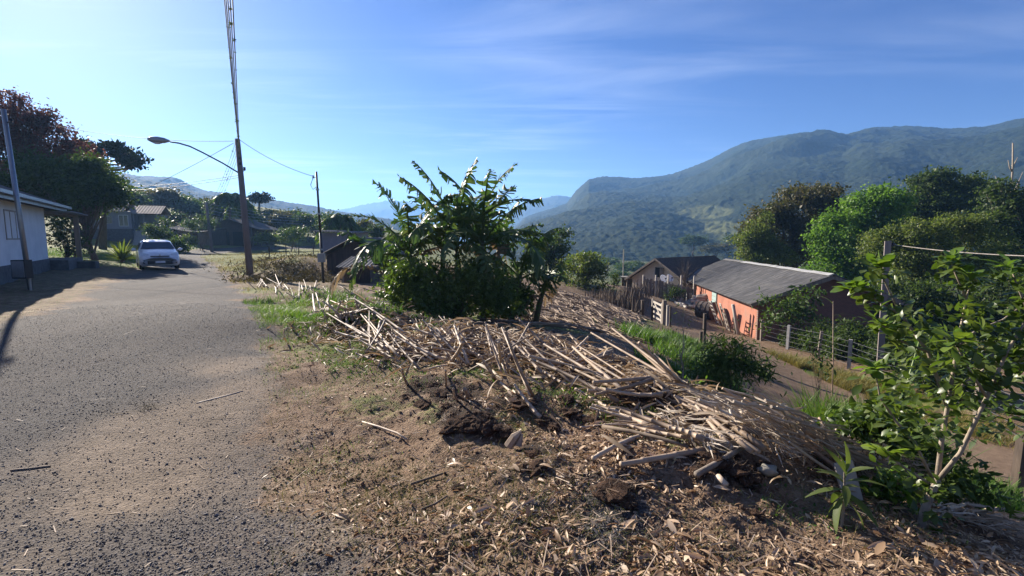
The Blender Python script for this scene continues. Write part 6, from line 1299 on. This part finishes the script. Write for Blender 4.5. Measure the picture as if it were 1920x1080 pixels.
grass_at(PW([(440,505,2.2,.8),(430,488,4.5,.9),(480,530,1.2,.8),(500,545,.8,.8),(530,500,4,.6),(460,478,7,.7)]), 24000, L_GRASSY, 'field_grass', .11, 'short yellowish grass by the lamp pole', 2.2, .7)
TG = [onground(px, py, t) for px, py, t in [(1590,800,5.2),(1620,810,5.0),(1650,810,5.3),(1625,780,5.8),(1580,815,4.9),(1660,840,4.7),(1685,810,5.4),(1645,770,6.2)]]
grass_at([(q[0], q[1], .26, 1) for q in TG], 7000, L_FRESHG, 'reed_grass', .82, 'tall lush bright green grass clump beyond the frond heap', .75, .45)
grass_at(PW([(640,600,1.0,1),(700,615,1.0,.8),(660,575,1.6,.8),(760,620,.7,.7),(1040,720,.3,.6),(880,690,.3,.6),(1200,760,.35,.8),(1130,740,.3,.7),(1290,770,.4,.8),(990,700,.3,.6),(1085,765,.25,.8)]), 9000, L_GRASS, 'heap_weeds', .16, 'green weeds growing up through the cane heap', 1.8, .9)
grass_at(PW([(1100,755,.45,1),(1010,735,.3,.8),(880,705,.4,.7),(1160,800,.35,.8),(1210,850,.25,.6),(700,690,.5,.7),(620,680,.5,.7),(940,790,.3,.6),(1480,950,.2,.5),(1640,930,.3,.9),(1700,960,.3,.8),(1800,960,.3,.8),(1590,900,.25,.8),(1540,970,.2,.5),(1280,830,.3,.6),(650,610,.9,.8),(735,620,.7,.8)]), 5000, L_MIDW, 'leafy_weeds', .055, 'small leafy weeds below the cane heap', .9, 1.2, LEAF2)
# brush heaps beyond the verge
px_ = [(540,497,26,2.2,.5),(580,505,24,1.8,.5),(520,488,32,2.2,.6),(600,490,32,1.6,.4),(500,520,21,1.0,.35)]; P, O = [], []
for (a, b_, t, w_, h_) in px_:
    c = onground(a, b_, t); m = 1500; q = c + r.normal(size=(m,3))*np.array([w_*.6,.9,0]); q[:,2] = terr(q[:,0],q[:,1]) + np.abs(r.normal(size=m))*h_*.32; P.append(q); O.append(unit(r.normal(size=(m,3))+np.array([0,0,.3])))
P, O = np.concatenate(P), np.concatenate(O); tag(single('brush_debris', 'dark heaps of cut brush beyond the verge near the lamp pole', 'brush', leaf_cloud('brush_debris', P, O, .17, r, LEAFN, .2), mat_leaf('cut_brush', [(.03,.028,.018),(.07,.055,.035),(.14,.11,.07)], .15, .8, .15)), kind='stuff')
# ---- dry leaf litter
n = 85000; xy = sample(n, r, 1.75, 14, (-.6,.86)); road_, lane_, g_, lit_, tan_, rd_, ln_ = masks(xy[:,0], xy[:,1])
dens = lit_*np.clip(.22 + 1.7*fbm(xy[:,0]*1.15, xy[:,1]*1.15, 201, 4) + .5*sstep(-.2,2.4,xy[:,0])*(1-sstep(4,7,xy[:,1])), .03, 1); ingp = sdist(xy[:,0],xy[:,1],GP); dens *= np.where(ingp > 0, .25, 1); dens *= (1 - sstep(7,13,xy[:,1])*.6) * (.35 + .65*sstep(-.6,1.2,xy[:,0]+.05*xy[:,1]))
k = r.random(n) < dens; xy = xy[k]; n = len(xy); P = np.stack([xy[:,0], xy[:,1], ground(xy[:,0],xy[:,1]) + .004 + .014*r.random(n)], -1); a = r.random(n)*6.3; dd = np.stack([np.cos(a), np.sin(a), r.normal(size=n)*.34], -1); nn = np.stack([r.normal(size=n)*.6, r.normal(size=n)*.6, np.ones(n)], -1)
sz = np.clip(np.exp(r.normal(size=n)*.45)*.043, .01, .10); wv = .5 + .7*r.random(n)
M_DRYL = mat_leaf('dry_leaf_litter', [(.10,.058,.034), (.24,.15,.085), (.40,.27,.16), (.56,.42,.28), (.70,.60,.45)], .15, .5, .35, (1.1,.9,.7))
kind_ = r.random(n); VV, FF, nv = [], [], 0
CRUMB = (np.array([(-.2,.0,0),(.15,.05,.02),(.22,.5,.03),(.05,.62,-.01),(-.2,.45,.02)])[[0,1,2,3]], np.array([(0,1,2,3)]))
for T_, lo, hi, k_ in ((DRY, 0, .30, 1.0), (leaf_t(.42, 3, .12, .12), .30, .48, .95), (leaf_t(.2, 4, .5, .5), .48, .66, 1.35), (CRUMB, .66, 1.01, .75)):
    q = (kind_ >= lo) & (kind_ < hi); F4 = inst(*T_, P[q], basis(dd[q], nn[q]), np.stack([sz[q]*wv[q], sz[q], sz[q]], -1)*k_); VV.append(F4[0]); FF.append(F4[1] + nv); nv += len(F4[0])
tag(single('leaf_litter', 'dry brown leaves and husks scattered over the bank', 'leaf litter', np_mesh('leaf_litter', np.concatenate(VV), np.concatenate(FF)), M_DRYL), kind='stuff')
# crumbs of earth
n = 30000; xy = sample(n, r, 1.75, 11, (-.5,.86)); road_, lane_, g_, lit_, *_q = masks(xy[:,0], xy[:,1]); k = r.random(n) < (1-road_)*(1-lane_)*np.clip(.55+1.2*fbm(xy[:,0]*2,xy[:,1]*2,211,3), .1, 1); xy = xy[k]; n = len(xy)
P = np.stack([xy[:,0], xy[:,1], ground(xy[:,0],xy[:,1]) + .003], -1); sz = np.clip(np.exp(r.normal(size=n)*.5)*.006, .003, .02)
OCT = (np.array([(1,0,0),(-1,0,0),(0,1,0),(0,-1,0),(0,0,1),(0,0,-1.)]), np.array([(0,2,4),(2,1,4),(1,3,4),(3,0,4),(2,0,5),(1,2,5),(3,1,5),(0,3,5)]))
tag(single('earth_crumbs', 'crumbs of brown earth over the bank', 'earth', np_mesh('earth_crumbs', *inst(*OCT, P, basis(r.normal(size=(n,3)), r.normal(size=(n,3))), np.stack([sz*r.uniform(.8,1.8,n), sz, sz*r.uniform(.6,1,n)], -1))), mat_leaf('earth_crumb', [(.07,.044,.028),(.16,.105,.068),(.26,.185,.125)], 0.0, .95, .1)), kind='stuff')
# fine dead grass lying on the verge
n = 60000; xy = sample(n, r, 1.8, 13, (-.5,.75)); road_, lane_, g_, lit_, *_q = masks(xy[:,0], xy[:,1]); k = r.random(n) < (1-road_)*(1-lane_)*np.clip(.4+1.6*fbm(xy[:,0]*1.2,xy[:,1]*1.2,221,4), .04, 1)*(1-.6*sstep(-.6,1.0,xy[:,0])); xy = xy[k]; P = np.stack([xy[:,0], xy[:,1], ground(xy[:,0],xy[:,1])], -1)
tag(single('verge_stubble', 'fine faded grass stubble on the verge', 'grass', grass_mesh('verge_stubble', P, .055*(.5+r.random(len(P))), r, 1.3, 1.5), mat_leaf('stubble', [(.055,.075,.018),(.11,.11,.035),(.20,.165,.08)], .25, .8, .1)), kind='stuff')
# straw bits over verge and road
n = 9000; xy = sample(n, r, 1.8, 14, (-.86,.8)); road_, *_q = masks(xy[:,0], xy[:,1]); k = r.random(n) < np.where(road_ > .5, .10, .75); xy = xy[k]; n = len(xy)
P = np.stack([xy[:,0], xy[:,1], ground(xy[:,0],xy[:,1]) + .006], -1); a = r.random(n)*6.3; dd = np.stack([np.cos(a), np.sin(a), r.normal(size=n)*.2], -1); L_s = np.exp(r.normal(size=n)*.5)*.07
tag(single('straw_bits', 'thin straw and twig bits strewn on the verge and road', 'straw', np_mesh('straw_bits', *inst(np.array([(-.5,0,0),(.5,0,0),(.4,1,0),(-.4,1,0)]), np.array([(0,1,2,3)]), P, basis(dd, np.tile([0,0,1.],(n,1)) + r.normal(size=(n,3))*.4), np.stack([np.full(n,.006), L_s, L_s], -1))), M_LITTERC), kind='stuff')
# ---- loose gravel
OC = (np.array([(1,0,0),(-1,0,0),(0,1,0),(0,-1,0),(0,0,1),(0,0,-1.)]), np.array([(0,2,4),(2,1,4),(1,3,4),(3,0,4),(2,0,5),(1,2,5),(3,1,5),(0,3,5)]))
n = 120000; xy = sample(n, r, 1.75, 14, (-.86,.35)); road_, lane_, g_, lit_, tan_, rd_, ln_ = masks(xy[:,0], xy[:,1]); ing = sstep(-.2,.15,sdist(xy[:,0],xy[:,1],GP)+.35*fbm(xy[:,0]*3,xy[:,1]*3,77,3))
k = r.random(n) < np.maximum(road_*(1-.65*tan_)*.9, ing*.9) + .05*(1-road_); xy = xy[k]; n = len(xy); P = np.stack([xy[:,0], xy[:,1], ground(xy[:,0],xy[:,1]) + .001], -1); sz = np.exp(r.normal(size=n)*.35)*.0042
M_PEB = mat_leaf('gravel_stone', [(.05,.046,.045),(.10,.093,.09),(.165,.155,.147),(.28,.26,.245)], 0.0, .85, .25)
tag(single('loose_gravel', 'loose grey gravel over the road and verge', 'gravel', np_mesh('loose_gravel', *inst(*OC, P, basis(r.normal(size=(n,3)), r.normal(size=(n,3))), np.stack([sz*r.uniform(.8,1.6,n), sz*r.uniform(.8,1.4,n), sz*r.uniform(.6,1,n)], -1))), M_PEB), kind='stuff')
